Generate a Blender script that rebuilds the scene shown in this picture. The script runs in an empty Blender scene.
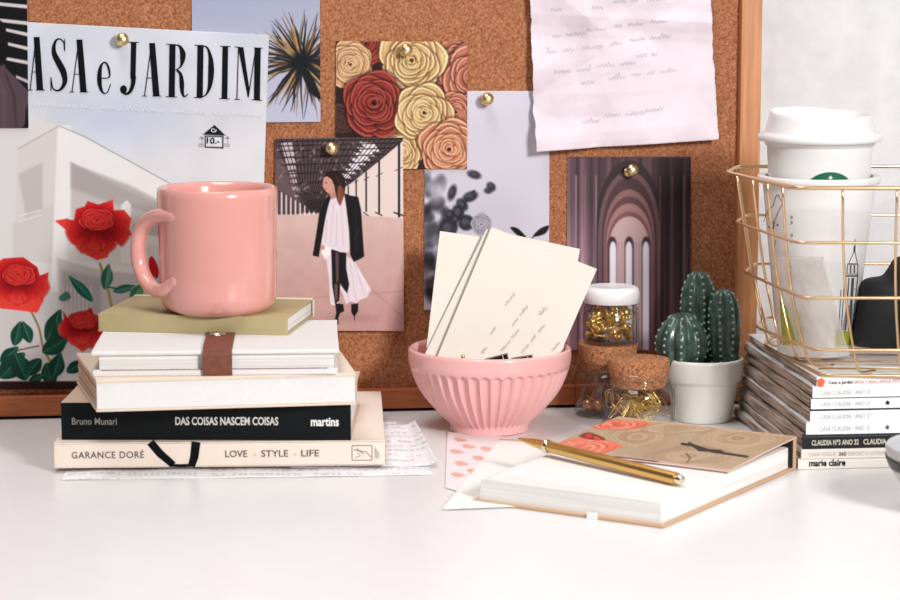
import bpy, bmesh, math, random
import numpy as np
from mathutils import Vector, Matrix, noise
PI = math.pi
sin, cos = math.sin, math.cos
C = bpy.context.scene.collection

# ------------------------------------------------------------------ camera
F = 2300.0
PITCH = math.radians(7.92)
EYE = Vector((0, 0, 0.335))
cam_d = bpy.data.cameras.new('camera'); cam = bpy.data.objects.new('camera', cam_d); C.objects.link(cam)
cam_d.sensor_width = 36; cam_d.lens = 36 * F / 900
cam.location = EYE; cam.rotation_euler = (PI/2 - PITCH, 0, 0)
cam_d.dof.use_dof = True; cam_d.dof.focus_distance = 1.70; cam_d.dof.aperture_fstop = 10
cam_d.clip_start = 0.02
bpy.context.scene.camera = cam
CP, SP = cos(PITCH), sin(PITCH)

def ray(px, py):
    u = (px-450)/F; v = (300-py)/F
    return Vector((u, CP + v*SP, -SP + v*CP))
def onZ(px, py, z):
    d = ray(px, py); k = (z-EYE.z)/d.z; return EYE + d*k
def onY(px, py, y):
    d = ray(px, py); k = y/d.y; return EYE + d*k
P0 = onZ(0, 420, 0); P1 = onZ(430, 411, 0)
ex = (P1-P0).normalized(); yaw_b = math.atan2(ex.y, ex.x)
en = Vector((ex.y, -ex.x, 0))            # towards the camera
eb = -en
def onB(px, py, off=0.0):                # point on the plane of the board's front, off metres towards the camera
    d = ray(px, py); o = P0 + en*off
    k = (o-EYE).dot(en)/d.dot(en); return EYE + d*k
MB_ = Matrix.Translation(P0) @ Matrix.Rotation(yaw_b, 4, 'Z')
def loc_b(p): return MB_.inverted() @ p

# ------------------------------------------------------------------ materials
def lin(c):
    return tuple(((x/255)/12.92 if x/255 <= .04045 else ((x/255+.055)/1.055)**2.4) for x in c)
MATS = {}
def mat(name, col, rough=.5, metal=0, spec=.5, trans=0, ior=1.45, var=0, scale=200, bump=0, bscale=300, coat=0, sss=0, alpha=1, stretch=None, col2=None):
    if name in MATS: return MATS[name]
    m = bpy.data.materials.new(name); m.use_nodes = True; nt = m.node_tree; b = nt.nodes['Principled BSDF']
    c = lin(col) + (1,)
    b.inputs['Base Color'].default_value = c; b.inputs['Roughness'].default_value = rough
    b.inputs['Metallic'].default_value = metal; b.inputs['IOR'].default_value = ior
    b.inputs['Specular IOR Level'].default_value = spec
    b.inputs['Transmission Weight'].default_value = trans; b.inputs['Coat Weight'].default_value = coat
    b.inputs['Coat Roughness'].default_value = .08
    b.inputs['Alpha'].default_value = alpha
    if sss:
        b.inputs['Subsurface Weight'].default_value = sss; b.inputs['Subsurface Scale'].default_value = .004
    tc = nt.nodes.new('ShaderNodeTexCoord'); src = tc.outputs['Object']
    if stretch:
        mp = nt.nodes.new('ShaderNodeMapping'); mp.inputs['Scale'].default_value = stretch
        nt.links.new(src, mp.inputs['Vector']); src = mp.outputs['Vector']
    if var or col2:
        n = nt.nodes.new('ShaderNodeTexNoise'); n.inputs['Scale'].default_value = scale; n.inputs['Detail'].default_value = 5
        nt.links.new(src, n.inputs['Vector'])
        r = nt.nodes.new('ShaderNodeValToRGB')
        if col2:
            r.color_ramp.elements[0].color = lin(col2)+(1,); r.color_ramp.elements[1].color = c
        else:
            r.color_ramp.elements[0].color = tuple(x*(1-var) for x in c[:3])+(1,)
            r.color_ramp.elements[1].color = tuple(min(1, x*(1+var)) for x in c[:3])+(1,)
        r.color_ramp.elements[0].position = .35; r.color_ramp.elements[1].position = .65
        nt.links.new(n.outputs['Fac'], r.inputs['Fac']); nt.links.new(r.outputs['Color'], b.inputs['Base Color'])
    if bump:
        n2 = nt.nodes.new('ShaderNodeTexNoise'); n2.inputs['Scale'].default_value = bscale; n2.inputs['Detail'].default_value = 4
        nt.links.new(src, n2.inputs['Vector'])
        bp = nt.nodes.new('ShaderNodeBump'); bp.inputs['Strength'].default_value = bump; bp.inputs['Distance'].default_value = .0006
        nt.links.new(n2.outputs['Fac'], bp.inputs['Height']); nt.links.new(bp.outputs['Normal'], b.inputs['Normal'])
    MATS[name] = m; return m

def cork_mat(name, a, b_, c_, sc):
    m = bpy.data.materials.new(name); m.use_nodes = True; nt = m.node_tree; b = nt.nodes['Principled BSDF']
    b.inputs['Roughness'].default_value = .85; b.inputs['Specular IOR Level'].default_value = .2
    tc = nt.nodes.new('ShaderNodeTexCoord')
    v = nt.nodes.new('ShaderNodeTexVoronoi'); v.inputs['Scale'].default_value = sc
    n = nt.nodes.new('ShaderNodeTexNoise'); n.inputs['Scale'].default_value = sc*.55; n.inputs['Detail'].default_value = 6; n.inputs['Roughness'].default_value = .7
    nt.links.new(tc.outputs['Object'], v.inputs['Vector']); nt.links.new(tc.outputs['Object'], n.inputs['Vector'])
    r1 = nt.nodes.new('ShaderNodeValToRGB'); cr = r1.color_ramp
    cr.elements[0].position = .33; cr.elements[0].color = lin(a)+(1,)
    cr.elements[1].position = .68; cr.elements[1].color = lin(c_)+(1,)
    e = cr.elements.new(.5); e.color = lin(b_)+(1,)
    nt.links.new(n.outputs['Fac'], r1.inputs['Fac'])
    mx = nt.nodes.new('ShaderNodeMix'); mx.data_type = 'RGBA'; mx.blend_type = 'MULTIPLY'; mx.inputs[0].default_value = .5
    sep = nt.nodes.new('ShaderNodeSeparateColor'); nt.links.new(v.outputs['Color'], sep.inputs['Color'])
    r2 = nt.nodes.new('ShaderNodeValToRGB'); r2.color_ramp.elements[0].position = .0; r2.color_ramp.elements[0].color = (.35, .28, .22, 1)
    r2.color_ramp.elements[1].position = .30; r2.color_ramp.elements[1].color = (1, 1, 1, 1)
    nt.links.new(sep.outputs[0], r2.inputs['Fac'])
    nt.links.new(r1.outputs['Color'], mx.inputs[6]); nt.links.new(r2.outputs['Color'], mx.inputs[7])
    nt.links.new(mx.outputs[2], b.inputs['Base Color'])
    bp = nt.nodes.new('ShaderNodeBump'); bp.inputs['Strength'].default_value = .5; bp.inputs['Distance'].default_value = .0006
    nt.links.new(n.outputs['Fac'], bp.inputs['Height']); nt.links.new(bp.outputs['Normal'], b.inputs['Normal'])
    return m

def print_mat(name, rough=.42, spec=.2):
    m = bpy.data.materials.new(name); m.use_nodes = True; nt = m.node_tree; b = nt.nodes['Principled BSDF']
    a = nt.nodes.new('ShaderNodeAttribute'); a.attribute_name = 'ink'
    nt.links.new(a.outputs['Color'], b.inputs['Base Color'])
    b.inputs['Roughness'].default_value = rough; b.inputs['Specular IOR Level'].default_value = spec
    return m

def page_mat(name, col, col2, axis_scale, sc=1.0):
    """paper edge: fine lines running along the sheets"""
    m = bpy.data.materials.new(name); m.use_nodes = True; nt = m.node_tree; b = nt.nodes['Principled BSDF']
    b.inputs['Roughness'].default_value = .8; b.inputs['Specular IOR Level'].default_value = .2
    tc = nt.nodes.new('ShaderNodeTexCoord'); mp = nt.nodes.new('ShaderNodeMapping'); mp.inputs['Scale'].default_value = axis_scale
    nt.links.new(tc.outputs['Object'], mp.inputs['Vector'])
    n = nt.nodes.new('ShaderNodeTexNoise'); n.inputs['Scale'].default_value = sc; n.inputs['Detail'].default_value = 3
    nt.links.new(mp.outputs['Vector'], n.inputs['Vector'])
    r = nt.nodes.new('ShaderNodeValToRGB'); r.color_ramp.elements[0].color = lin(col2)+(1,); r.color_ramp.elements[1].color = lin(col)+(1,)
    r.color_ramp.elements[0].position = .3; r.color_ramp.elements[1].position = .6
    nt.links.new(n.outputs['Fac'], r.inputs['Fac']); nt.links.new(r.outputs['Color'], b.inputs['Base Color'])
    return m

M_cork = cork_mat('board_cork', (128, 74, 46), (170, 110, 76), (200, 144, 106), 900)
M_cork2 = cork_mat('stopper_cork', (98, 58, 34), (178, 120, 82), (206, 152, 114), 900)
M_white_paper = mat('white_paper', (240, 238, 234), .8, spec=.2)
M_ink = mat('black_ink', (9, 13, 16), .6, spec=.12)

# ------------------------------------------------------------------ mesh building
class MB:
    def __init__(s, M=None):
        s.bm = bmesh.new(); s.M = M or Matrix.Identity(4)
    def poly(s, pts, mi=0):
        vs = [s.bm.verts.new(s.M @ Vector(p)) for p in pts]
        f = s.bm.faces.new(vs); f.material_index = mi; return f
    def box(s, x0, x1, y0, y1, z0, z1, bev=0, seg=2, mi=0, fn=None):
        t = bmesh.new(); bmesh.ops.create_cube(t, size=1)
        for v in t.verts:
            v.co = Vector(((x0+x1)/2 + v.co.x*(x1-x0), (y0+y1)/2 + v.co.y*(y1-y0), (z0+z1)/2 + v.co.z*(z1-z0)))
        if bev: bmesh.ops.bevel(t, geom=t.edges[:], offset=bev, segments=seg, profile=.5, affect='EDGES')
        s.merge(t, mi, fn)
    def hexa(s, b4, t4, mi=0, bev=0):
        """box from 4 bottom and 4 top corners, same winding (ccw seen from above)"""
        t = bmesh.new(); v = [t.verts.new(Vector(p)) for p in list(b4)+list(t4)]
        for q in ((3, 2, 1, 0), (4, 5, 6, 7), (0, 1, 5, 4), (1, 2, 6, 5), (2, 3, 7, 6), (3, 0, 4, 7)): t.faces.new([v[i] for i in q])
        if bev: bmesh.ops.bevel(t, geom=t.edges[:], offset=bev, segments=2, profile=.5, affect='EDGES')
        s.merge(t, mi)
    def merge(s, t, mi=0, fn=None):
        mp = {}
        for v in t.verts:
            co = v.co.copy()
            if fn: co = Vector(fn(co))
            mp[v] = s.bm.verts.new(s.M @ co)
        for f in t.faces:
            try: g = s.bm.faces.new([mp[v] for v in f.verts]); g.material_index = mi
            except ValueError: pass
        t.free()
    def prism(s, pts, h, mi=0, base=0):
        """outline in local xy, extruded along z"""
        n = len(pts)
        a = [s.bm.verts.new(s.M @ Vector((p[0], p[1], base))) for p in pts]
        b = [s.bm.verts.new(s.M @ Vector((p[0], p[1], base+h))) for p in pts]
        s.bm.faces.new(b).material_index = mi; s.bm.faces.new(a[::-1]).material_index = mi
        for i in range(n): s.bm.faces.new((a[i], a[(i+1) % n], b[(i+1) % n], b[i])).material_index = mi
    def lathe(s, prof, seg=64, rf=None, mi=0, c=(0, 0, 0)):
        rings = []
        for j, (r, z) in enumerate(prof):
            if r <= 1e-7: rings.append([s.bm.verts.new(s.M @ Vector((c[0], c[1], c[2]+z)))]); continue
            ring = []
            for i in range(seg):
                a = 2*PI*i/seg; rr = r*(rf(a, j, z) if rf else 1)
                ring.append(s.bm.verts.new(s.M @ Vector((c[0]+rr*cos(a), c[1]+rr*sin(a), c[2]+z))))
            rings.append(ring)
        for A, B in zip(rings, rings[1:]):
            for i in range(seg):
                k = (i+1) % seg
                if len(A) == 1 and len(B) == 1: continue
                if len(A) == 1: f = (A[0], B[k], B[i])
                elif len(B) == 1: f = (A[i], A[k], B[0])
                else: f = (A[i], A[k], B[k], B[i])
                s.bm.faces.new(f).material_index = mi
    def tube(s, pts, r, seg=8, closed=False, mi=0, rx=None):
        pts = [Vector(p) for p in pts]; n = len(pts); rings = []
        up = Vector((0, 0, 1)); prev = None
        for i, p in enumerate(pts):
            if closed: t = (pts[(i+1) % n]-pts[i-1])
            else: t = pts[min(i+1, n-1)]-pts[max(i-1, 0)]
            t.normalize()
            if prev is None:
                a = t.cross(up)
                if a.length < .05: a = t.cross(Vector((1, 0, 0)))
            else: a = prev - t*prev.dot(t)
            a.normalize(); prev = a; b = t.cross(a)
            rr = r[i] if isinstance(r, (list, tuple)) else r
            rings.append([s.bm.verts.new(s.M @ (p + a*rr*cos(2*PI*k/seg)*(rx or 1) + b*rr*sin(2*PI*k/seg))) for k in range(seg)])
        pr = list(zip(rings, rings[1:]))
        if closed: pr.append((rings[-1], rings[0]))
        for A, B in pr:
            for k in range(seg): s.bm.faces.new((A[k], A[(k+1) % seg], B[(k+1) % seg], B[k])).material_index = mi
        if not closed:
            s.bm.faces.new(rings[0][::-1]).material_index = mi; s.bm.faces.new(rings[-1]).material_index = mi
    def sphere(s, c, r, u=12, v=8, sc=(1, 1, 1), mi=0):
        t = bmesh.new(); bmesh.ops.create_uvsphere(t, u_segments=u, v_segments=v, radius=r)
        c = Vector(c)
        s.merge(t, mi, lambda p: Vector((p.x*sc[0], p.y*sc[1], p.z*sc[2]))+c)
    def build(s, name, mats, parent=None, origin=None, smooth=False, angle=None, recalc=True):
        if recalc: bmesh.ops.recalc_face_normals(s.bm, faces=s.bm.faces[:])
        o0 = Vector(origin) if origin is not None else (parent['_o'] if parent is not None and '_o' in parent else Vector((0, 0, 0)))
        o0 = Vector(o0)
        for v in s.bm.verts: v.co -= o0
        me = bpy.data.meshes.new(name); s.bm.to_mesh(me); s.bm.free()
        for m in (mats if isinstance(mats, (list, tuple)) else [mats]): me.materials.append(m)
        if smooth or angle:
            me.shade_smooth()
            if angle: me.set_sharp_from_angle(angle=math.radians(angle))
        o = bpy.data.objects.new(name, me); C.objects.link(o)
        if parent is not None: o.parent = parent; o['_o'] = list(o0)
        else: o.location = o0; o['_o'] = list(o0)
        return o

def tag(o, label, cat, group=None):
    o['label'] = label; o['category'] = cat
    if group: o['group'] = group
    return o
def thing(name, label, cat, loc=(0, 0, 0), group=None):
    """an Empty at the base; parts are built in world coordinates and shifted"""
    o = bpy.data.objects.new(name, None); C.objects.link(o); o.location = loc; o['_o'] = list(loc)
    o.empty_display_size = .01
    return tag(o, label, cat, group)
def dup(o, loc=None, rot=None, label=None, parent=None, root=True):
    c = o.copy(); C.objects.link(c)
    if parent is not None: c.parent = parent
    if root:
        if loc is not None: c.location = loc
        if rot is not None: c.rotation_euler = rot
        if label: c['label'] = label
    for ch in [x for x in bpy.data.objects if x.parent == o]: dup(ch, parent=c, root=False)
    return c

# lettering ----------------------------------------------------------
def text_part(name, s, M, h, mt, parent, width=None, bold=0, shear=0, align='LEFT', space=1.0):
    """lettering lying in the local xy plane of M, facing local +z; h = cap height"""
    cu = bpy.data.curves.new(name, 'FONT'); cu.body = s; cu.size = 1; cu.offset = bold; cu.shear = shear
    cu.space_character = space; cu.resolution_u = 3
    o = bpy.data.objects.new(name, cu); C.objects.link(o)
    bpy.context.view_layer.update()
    me = bpy.data.meshes.new_from_object(o.evaluated_get(bpy.context.evaluated_depsgraph_get()))
    bpy.data.objects.remove(o); bpy.data.curves.remove(cu)
    xs = [v.co.x for v in me.vertices]; x0, x1 = min(xs), max(xs)
    k = h/.70; kx = (width/(x1-x0)) if width else k
    sh = {'LEFT': -x0, 'CENTER': -(x0+x1)/2, 'RIGHT': -x1}[align]
    o0 = Vector(parent['_o'])
    for v in me.vertices:
        v.co = M @ Vector(((v.co.x+sh)*kx, v.co.y*k, 0)) - o0
    me.name = name
    me.materials.clear(); me.materials.append(mt)
    ob = bpy.data.objects.new(name, me); C.objects.link(ob); ob.parent = parent; ob['_o'] = list(o0)
    return ob
def frame(o, x, y):
    x = Vector(x).normalized(); y = Vector(y); y = (y - x*y.dot(x)).normalized(); z = x.cross(y)
    m = Matrix((x, y, z)).transposed().to_4x4(); m.translation = Vector(o); return m
def vstroke(mb, pts, ws):
    """flat ribbon of varying width in local xy"""
    pts = [Vector((p[0], p[1], 0)) for p in pts]; L = []; R = []
    for i, p in enumerate(pts):
        t = pts[min(i+1, len(pts)-1)]-pts[max(i-1, 0)]; t.normalize(); n = Vector((-t.y, t.x, 0))
        w = ws[i] if isinstance(ws, (list, tuple)) else ws
        L.append(mb.bm.verts.new(mb.M @ (p+n*w/2))); R.append(mb.bm.verts.new(mb.M @ (p-n*w/2)))
    for i in range(len(pts)-1): mb.bm.faces.new((R[i], R[i+1], L[i+1], L[i]))
def spline(pts, n=8):
    out = []; P = [pts[0]]+list(pts)+[pts[-1]]
    for i in range(1, len(P)-2):
        for k in range(n):
            t = k/n; a, b, c, d = P[i-1], P[i], P[i+1], P[i+2]
            out.append(tuple(.5*((2*b[j])+(-a[j]+c[j])*t+(2*a[j]-5*b[j]+4*c[j]-d[j])*t*t+(-a[j]+3*b[j]-3*c[j]+d[j])*t**3) for j in range(len(b))))
    out.append(tuple(pts[-1])); return out
def scribble(mb, x, y, length, h, rnd, w=.0003, slope=0):
    """a run of cursive handwriting in local xy"""
    xx = x; 
    while xx < x+length:
        n = rnd.randint(3, 7); pts = []
        for i in range(n*2):
            pts.append((xx, y+slope*(xx-x)+(h*rnd.uniform(.5, 1) if i % 2 else 0)*(1.7 if rnd.random() < .12 else 1)))
            xx += h*rnd.uniform(.25, .5)
        vstroke(mb, spline(pts, 4), w); xx += h*rnd.uniform(.5, 1.1)

# ------------------------------------------------------------------ drawing of printed pictures (ink stored per vertex)
class Canvas:
    def __init__(s, x0, y0, x1, y1, k=3, bg=(255, 255, 255)):
        s.x0, s.y0, s.k = x0, y0, k; s.w, s.h = int((x1-x0)*k), int((y1-y0)*k)
        s.a = np.zeros((s.h, s.w, 3), np.float32); s.a[:] = bg
        s.X, s.Y = np.meshgrid(x0+(np.arange(s.w)+.5)/k, y0+(np.arange(s.h)+.5)/k)
    def _box(s, xa, ya, xb, yb):
        i0, i1 = max(0, int((xa-s.x0)*s.k)), min(s.w, int((xb-s.x0)*s.k)+2)
        j0, j1 = max(0, int((ya-s.y0)*s.k)), min(s.h, int((yb-s.y0)*s.k)+2)
        return (slice(j0, j1), slice(i0, i1)) if i1 > i0 and j1 > j0 else None
    def _mix(s, b, m, c, a):
        m = (m*a)[..., None]
        c = np.array(c, np.float32) if not callable(c) else c(s.X[b], s.Y[b])
        s.a[b] = s.a[b]*(1-m)+c*m
    def poly(s, pts, c, a=1, soft=.5):
        P = np.array(pts, float); b = s._box(P[:, 0].min()-soft-1, P[:, 1].min()-soft-1, P[:, 0].max()+soft+1, P[:, 1].max()+soft+1)
        if b is None: return
        X, Y = s.X[b], s.Y[b]; ins = np.zeros(X.shape, bool); D = np.full(X.shape, 1e9)
        n = len(P)
        for i in range(n):
            x1, y1 = P[i]; x2, y2 = P[(i+1) % n]
            cnd = ((y1 > Y) != (y2 > Y)); ins ^= cnd & (X < (x2-x1)*(Y-y1)/((y2-y1) if abs(y2-y1) > 1e-9 else 1e-9)+x1)
            dx, dy = x2-x1, y2-y1; L = dx*dx+dy*dy+1e-9
            t = np.clip(((X-x1)*dx+(Y-y1)*dy)/L, 0, 1); D = np.minimum(D, (X-x1-t*dx)**2+(Y-y1-t*dy)**2)
        D = np.sqrt(D)*np.where(ins, 1, -1)
        s._mix(b, np.clip(.5+D/(2*soft), 0, 1), c, a)
    def sp(s, pts, c, a=1, soft=.5, n=6):
        P = list(pts); Q = spline([P[-1]]+P+[P[0], P[1]], n); s.poly(Q[n:-n-1], c, a, soft)
    def ell(s, cx, cy, rx, ry, c, a=1, soft=.5, rot=0):
        R = max(rx, ry)+soft+1; b = s._box(cx-R, cy-R, cx+R, cy+R)
        if b is None: return
        X, Y = s.X[b]-cx, s.Y[b]-cy; u = X*cos(rot)+Y*sin(rot); v = -X*sin(rot)+Y*cos(rot)
        d = (1-np.sqrt((u/rx)**2+(v/ry)**2))*min(rx, ry)
        s._mix(b, np.clip(.5+d/(2*soft), 0, 1), c, a)
    def line(s, pts, w, c, a=1, soft=.4):
        for (x1, y1), (x2, y2) in zip(pts, pts[1:]):
            b = s._box(min(x1, x2)-w-2, min(y1, y2)-w-2, max(x1, x2)+w+2, max(y1, y2)+w+2)
            if b is None: continue
            X, Y = s.X[b], s.Y[b]; dx, dy = x2-x1, y2-y1; L = dx*dx+dy*dy+1e-9
            t = np.clip(((X-x1)*dx+(Y-y1)*dy)/L, 0, 1); d = w/2-np.sqrt((X-x1-t*dx)**2+(Y-y1-t*dy)**2)
            s._mix(b, np.clip(.5+d/(2*soft), 0, 1), c, a)
    def taper(s, p, q, w0, w1, c, a=1, bend=0):
        p = np.array(p, float); q = np.array(q, float); t = (q-p); n = np.array([-t[1], t[0]])/max(1e-6, np.hypot(*t))
        m = (p+q)/2+n*bend; wm = (w0+w1)/2*1.25
        s.sp([p-n*w0/2, m-n*wm/2, q-n*w1/2, q+n*w1/2, m+n*wm/2, p+n*w0/2], c, a, .4, 4)
    def noise(s, cell, amp, seed=0, b=None):
        r = np.random.RandomState(seed); gw, gh = int(s.w/s.k/cell)+3, int(s.h/s.k/cell)+3; g = r.rand(gh, gw)*2-1
        fx = (s.X-s.x0)/cell; fy = (s.Y-s.y0)/cell; ix, iy = fx.astype(int), fy.astype(int); tx, ty = fx-ix, fy-iy
        tx = tx*tx*(3-2*tx); ty = ty*ty*(3-2*ty)
        v = (g[iy, ix]*(1-tx)+g[iy, ix+1]*tx)*(1-ty)+(g[iy+1, ix]*(1-tx)+g[iy+1, ix+1]*tx)*ty
        s.a += (v*amp)[..., None]
    def sample(s, X, Y):
        fx = np.clip((X-s.x0)*s.k-.5, 0, s.w-1.001); fy = np.clip((Y-s.y0)*s.k-.5, 0, s.h-1.001)
        ix, iy = fx.astype(int), fy.astype(int); tx, ty = (fx-ix)[..., None], (fy-iy)[..., None]; A = s.a
        ix1, iy1 = np.minimum(ix+1, s.w-1), np.minimum(iy+1, s.h-1)
        v = (A[iy, ix]*(1-tx)+A[iy, ix1]*tx)*(1-ty)+(A[iy1, ix]*(1-tx)+A[iy1, ix1]*tx)*ty
        return np.clip(v, 0, 255)

def sheet(name, cv, quad_px, quad_w, dens, mt, back_mat, thick=.0004, parent=None, curl=None, normal=None, origin=None):
    """a sheet of paper: quad_px / quad_w = top-left, top-right, bottom-right, bottom-left"""
    q = [np.array(p, float) for p in quad_px]; W = [np.array(p, float) for p in quad_w]
    w = np.hypot(*(q[1]-q[0])); h = np.hypot(*(q[3]-q[0])); nx, ny = max(2, int(w*dens)), max(2, int(h*dens))
    U, V = np.meshgrid(np.linspace(0, 1, nx+1), np.linspace(0, 1, ny+1))
    bl = lambda Q: (Q[0][None, None]*((1-U)*(1-V))[..., None]+Q[1][None, None]*(U*(1-V))[..., None]+Q[2][None, None]*(U*V)[..., None]+Q[3][None, None]*((1-U)*V)[..., None])
    px = bl(q); P = bl(W)
    nrm = np.array(normal if normal is not None else np.cross(W[3]-W[0], W[1]-W[0])); nrm = nrm/np.linalg.norm(nrm)
    if curl: P = P+curl(U, V)[..., None]*nrm
    col = cv.sample(px[..., 0], px[..., 1])/255.0
    col = np.where(col <= .04045, col/12.92, ((col+.055)/1.055)**2.4)
    org = np.array(origin if origin is not None else (parent['_o'] if parent is not None else P.reshape(-1, 3)[-1]))
    front = P.reshape(-1, 3)-org; n = len(front)
    # back: same border, displaced behind
    idx = np.arange(n).reshape(ny+1, nx+1)
    a, b, c, d = idx[:-1, :-1].ravel(), idx[:-1, 1:].ravel(), idx[1:, 1:].ravel(), idx[1:, :-1].ravel()
    faces = np.stack([a, d, c, b], 1)
    border = list(idx[0, :])+list(idx[1:, -1])+list(idx[-1, -2::-1])+list(idx[-2:0, 0])
    back = front-nrm*thick
    bf = np.stack([a+n, b+n, c+n, d+n], 1)
    bo = np.array(border); bn = np.roll(bo, -1)
    sf = np.stack([bo, bn, bn+n, bo+n], 1)
    step = 1
    allf = np.concatenate([faces, bf, sf]).astype(np.int32); verts = np.concatenate([front, back]).astype(np.float32)
    me = bpy.data.meshes.new(name); me.vertices.add(len(verts)); me.vertices.foreach_set('co', verts.ravel())
    me.loops.add(allf.size); me.loops.foreach_set('vertex_index', allf.ravel())
    me.polygons.add(len(allf)); me.polygons.foreach_set('loop_start', np.arange(0, allf.size, 4, dtype=np.int32))
    try: me.polygons.foreach_set('loop_total', np.full(len(allf), 4, np.int32))
    except Exception: pass
    mi = np.zeros(len(allf), np.int32); mi[len(faces):] = 1
    me.materials.append(mt); me.materials.append(back_mat)
    me.polygons.foreach_set('material_index', mi); me.update(calc_edges=True)
    at = me.color_attributes.new('ink', 'FLOAT_COLOR', 'POINT')
    cc = np.ones((len(verts), 4), np.float32); cc[:n, :3] = col.reshape(-1, 3); cc[n:, :3] = .8
    at.data.foreach_set('color', cc.ravel())
    me.validate()
    o = bpy.data.objects.new(name, me); C.objects.link(o); o['_o'] = [float(x) for x in org]
    if parent is not None: o.parent = parent
    else: o.location = Vector([float(x) for x in org])
    return o

# ================================================================== SETTING
DT = 0.026
M_desk = mat('white_laminate', (231, 229, 229), .32, spec=.45, var=.012, scale=60)
M_wall = mat('wall_plaster', (222, 221, 223), .85, spec=.2, var=.05, scale=50, bump=.6, bscale=90)
M_floor = mat('floor_boards', (176, 150, 126), .5, var=.15, scale=8, stretch=(1, 12, 1))
b = MB(MB_); b.box(-1.6, 1.8, .040, .14, -.75, 1.75); o = b.build('wall_back', M_wall, origin=(0, 1.9, -.75)); o['kind'] = 'structure'
b = MB(MB_); b.box(-1.6, 1.8, -3.2, .14, -.80, -.75); o = b.build('floor', M_floor, origin=(0, 0, -.8)); o['kind'] = 'structure'

desk = thing('desk', 'white laminate desk top carrying books, bowl, jars and magazines', 'desk', (0, 1.4, -.75))
b = MB(MB_); b.box(-.55, 1.15, -.66, .038, -DT, 0, .002); b.build('tabletop', M_desk, desk)
for x in (-.52, 1.07):
    for y in (-.62, -.01):
        b = MB(MB_); b.box(x, x+.045, y, y+.045, -.75, -DT, .002); b.build('leg', M_desk, desk)

# ------------------------------------------------------------------ cork board
def fz(px, py): return loc_b(onB(px, py)).z
fx_r0, fx_r1 = loc_b(onB(740.5, 100)).x, loc_b(onB(761, 100)).x
zb = .001; zt = fz(10, 397)
CK = .008           # the cork lies this far behind the frame's face
BH = .56; BL = -.26
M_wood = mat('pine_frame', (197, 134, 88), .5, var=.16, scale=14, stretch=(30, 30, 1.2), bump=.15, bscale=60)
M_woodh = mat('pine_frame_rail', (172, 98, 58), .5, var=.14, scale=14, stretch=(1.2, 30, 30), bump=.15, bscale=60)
board = thing('cork_board', 'cork pinboard in a thin wooden frame standing against the wall', 'pinboard', P0)
FW = fx_r1-fx_r0
b = MB(MB_); b.box(BL+FW, fx_r0, CK, .030, zt, BH-FW); b.build('cork_panel', M_cork, board)
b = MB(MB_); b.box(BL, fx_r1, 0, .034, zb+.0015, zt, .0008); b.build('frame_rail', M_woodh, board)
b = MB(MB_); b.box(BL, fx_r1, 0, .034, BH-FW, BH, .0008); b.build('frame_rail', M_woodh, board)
b = MB(MB_); b.box(fx_r0, fx_r1, 0, .034, zt, BH-FW, .0008); b.build('frame_stile', M_wood, board)
b = MB(MB_); b.box(BL, BL+FW, 0, .034, zt, BH-FW, .0008); b.build('frame_stile', M_wood, board)
M_shadow_gap = mat('shadow_gap_dark', (30, 26, 25), .8)
b = MB(MB_); b.box(BL+.01, fx_r1-.01, .004, .030, 0, zb+.0015); b.build('shadow_gap_strip', M_shadow_gap, board)  # dark strip below the frame: shade of the gap put in as colour

# ------------------------------------------------------------------ printed pictures
M_print = print_mat('photo_print_ink', .45, .16)
M_matte = print_mat('magazine_cover_ink', .6, .12)
M_back = mat('paper_edge', (225, 220, 214), .7)
def pinned(name, label, cat, cv, quad, off0, off1, dens=1.5, mt=None, thick=.0005, curl=None, group=None, side=None):
    """off0/off1: distance in front of the cork at the top and at the bottom"""
    offs = (off0, off0, off1, off1)
    W = [onB(p[0], p[1], o-CK) for p, o in zip(quad, offs)]
    o = sheet(name, cv, quad, W, dens, mt or M_print, side or M_back, thick, curl=curl)
    return tag(o, label, cat, group)
def arr(*c):
    return np.array(c, np.float32)

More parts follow.
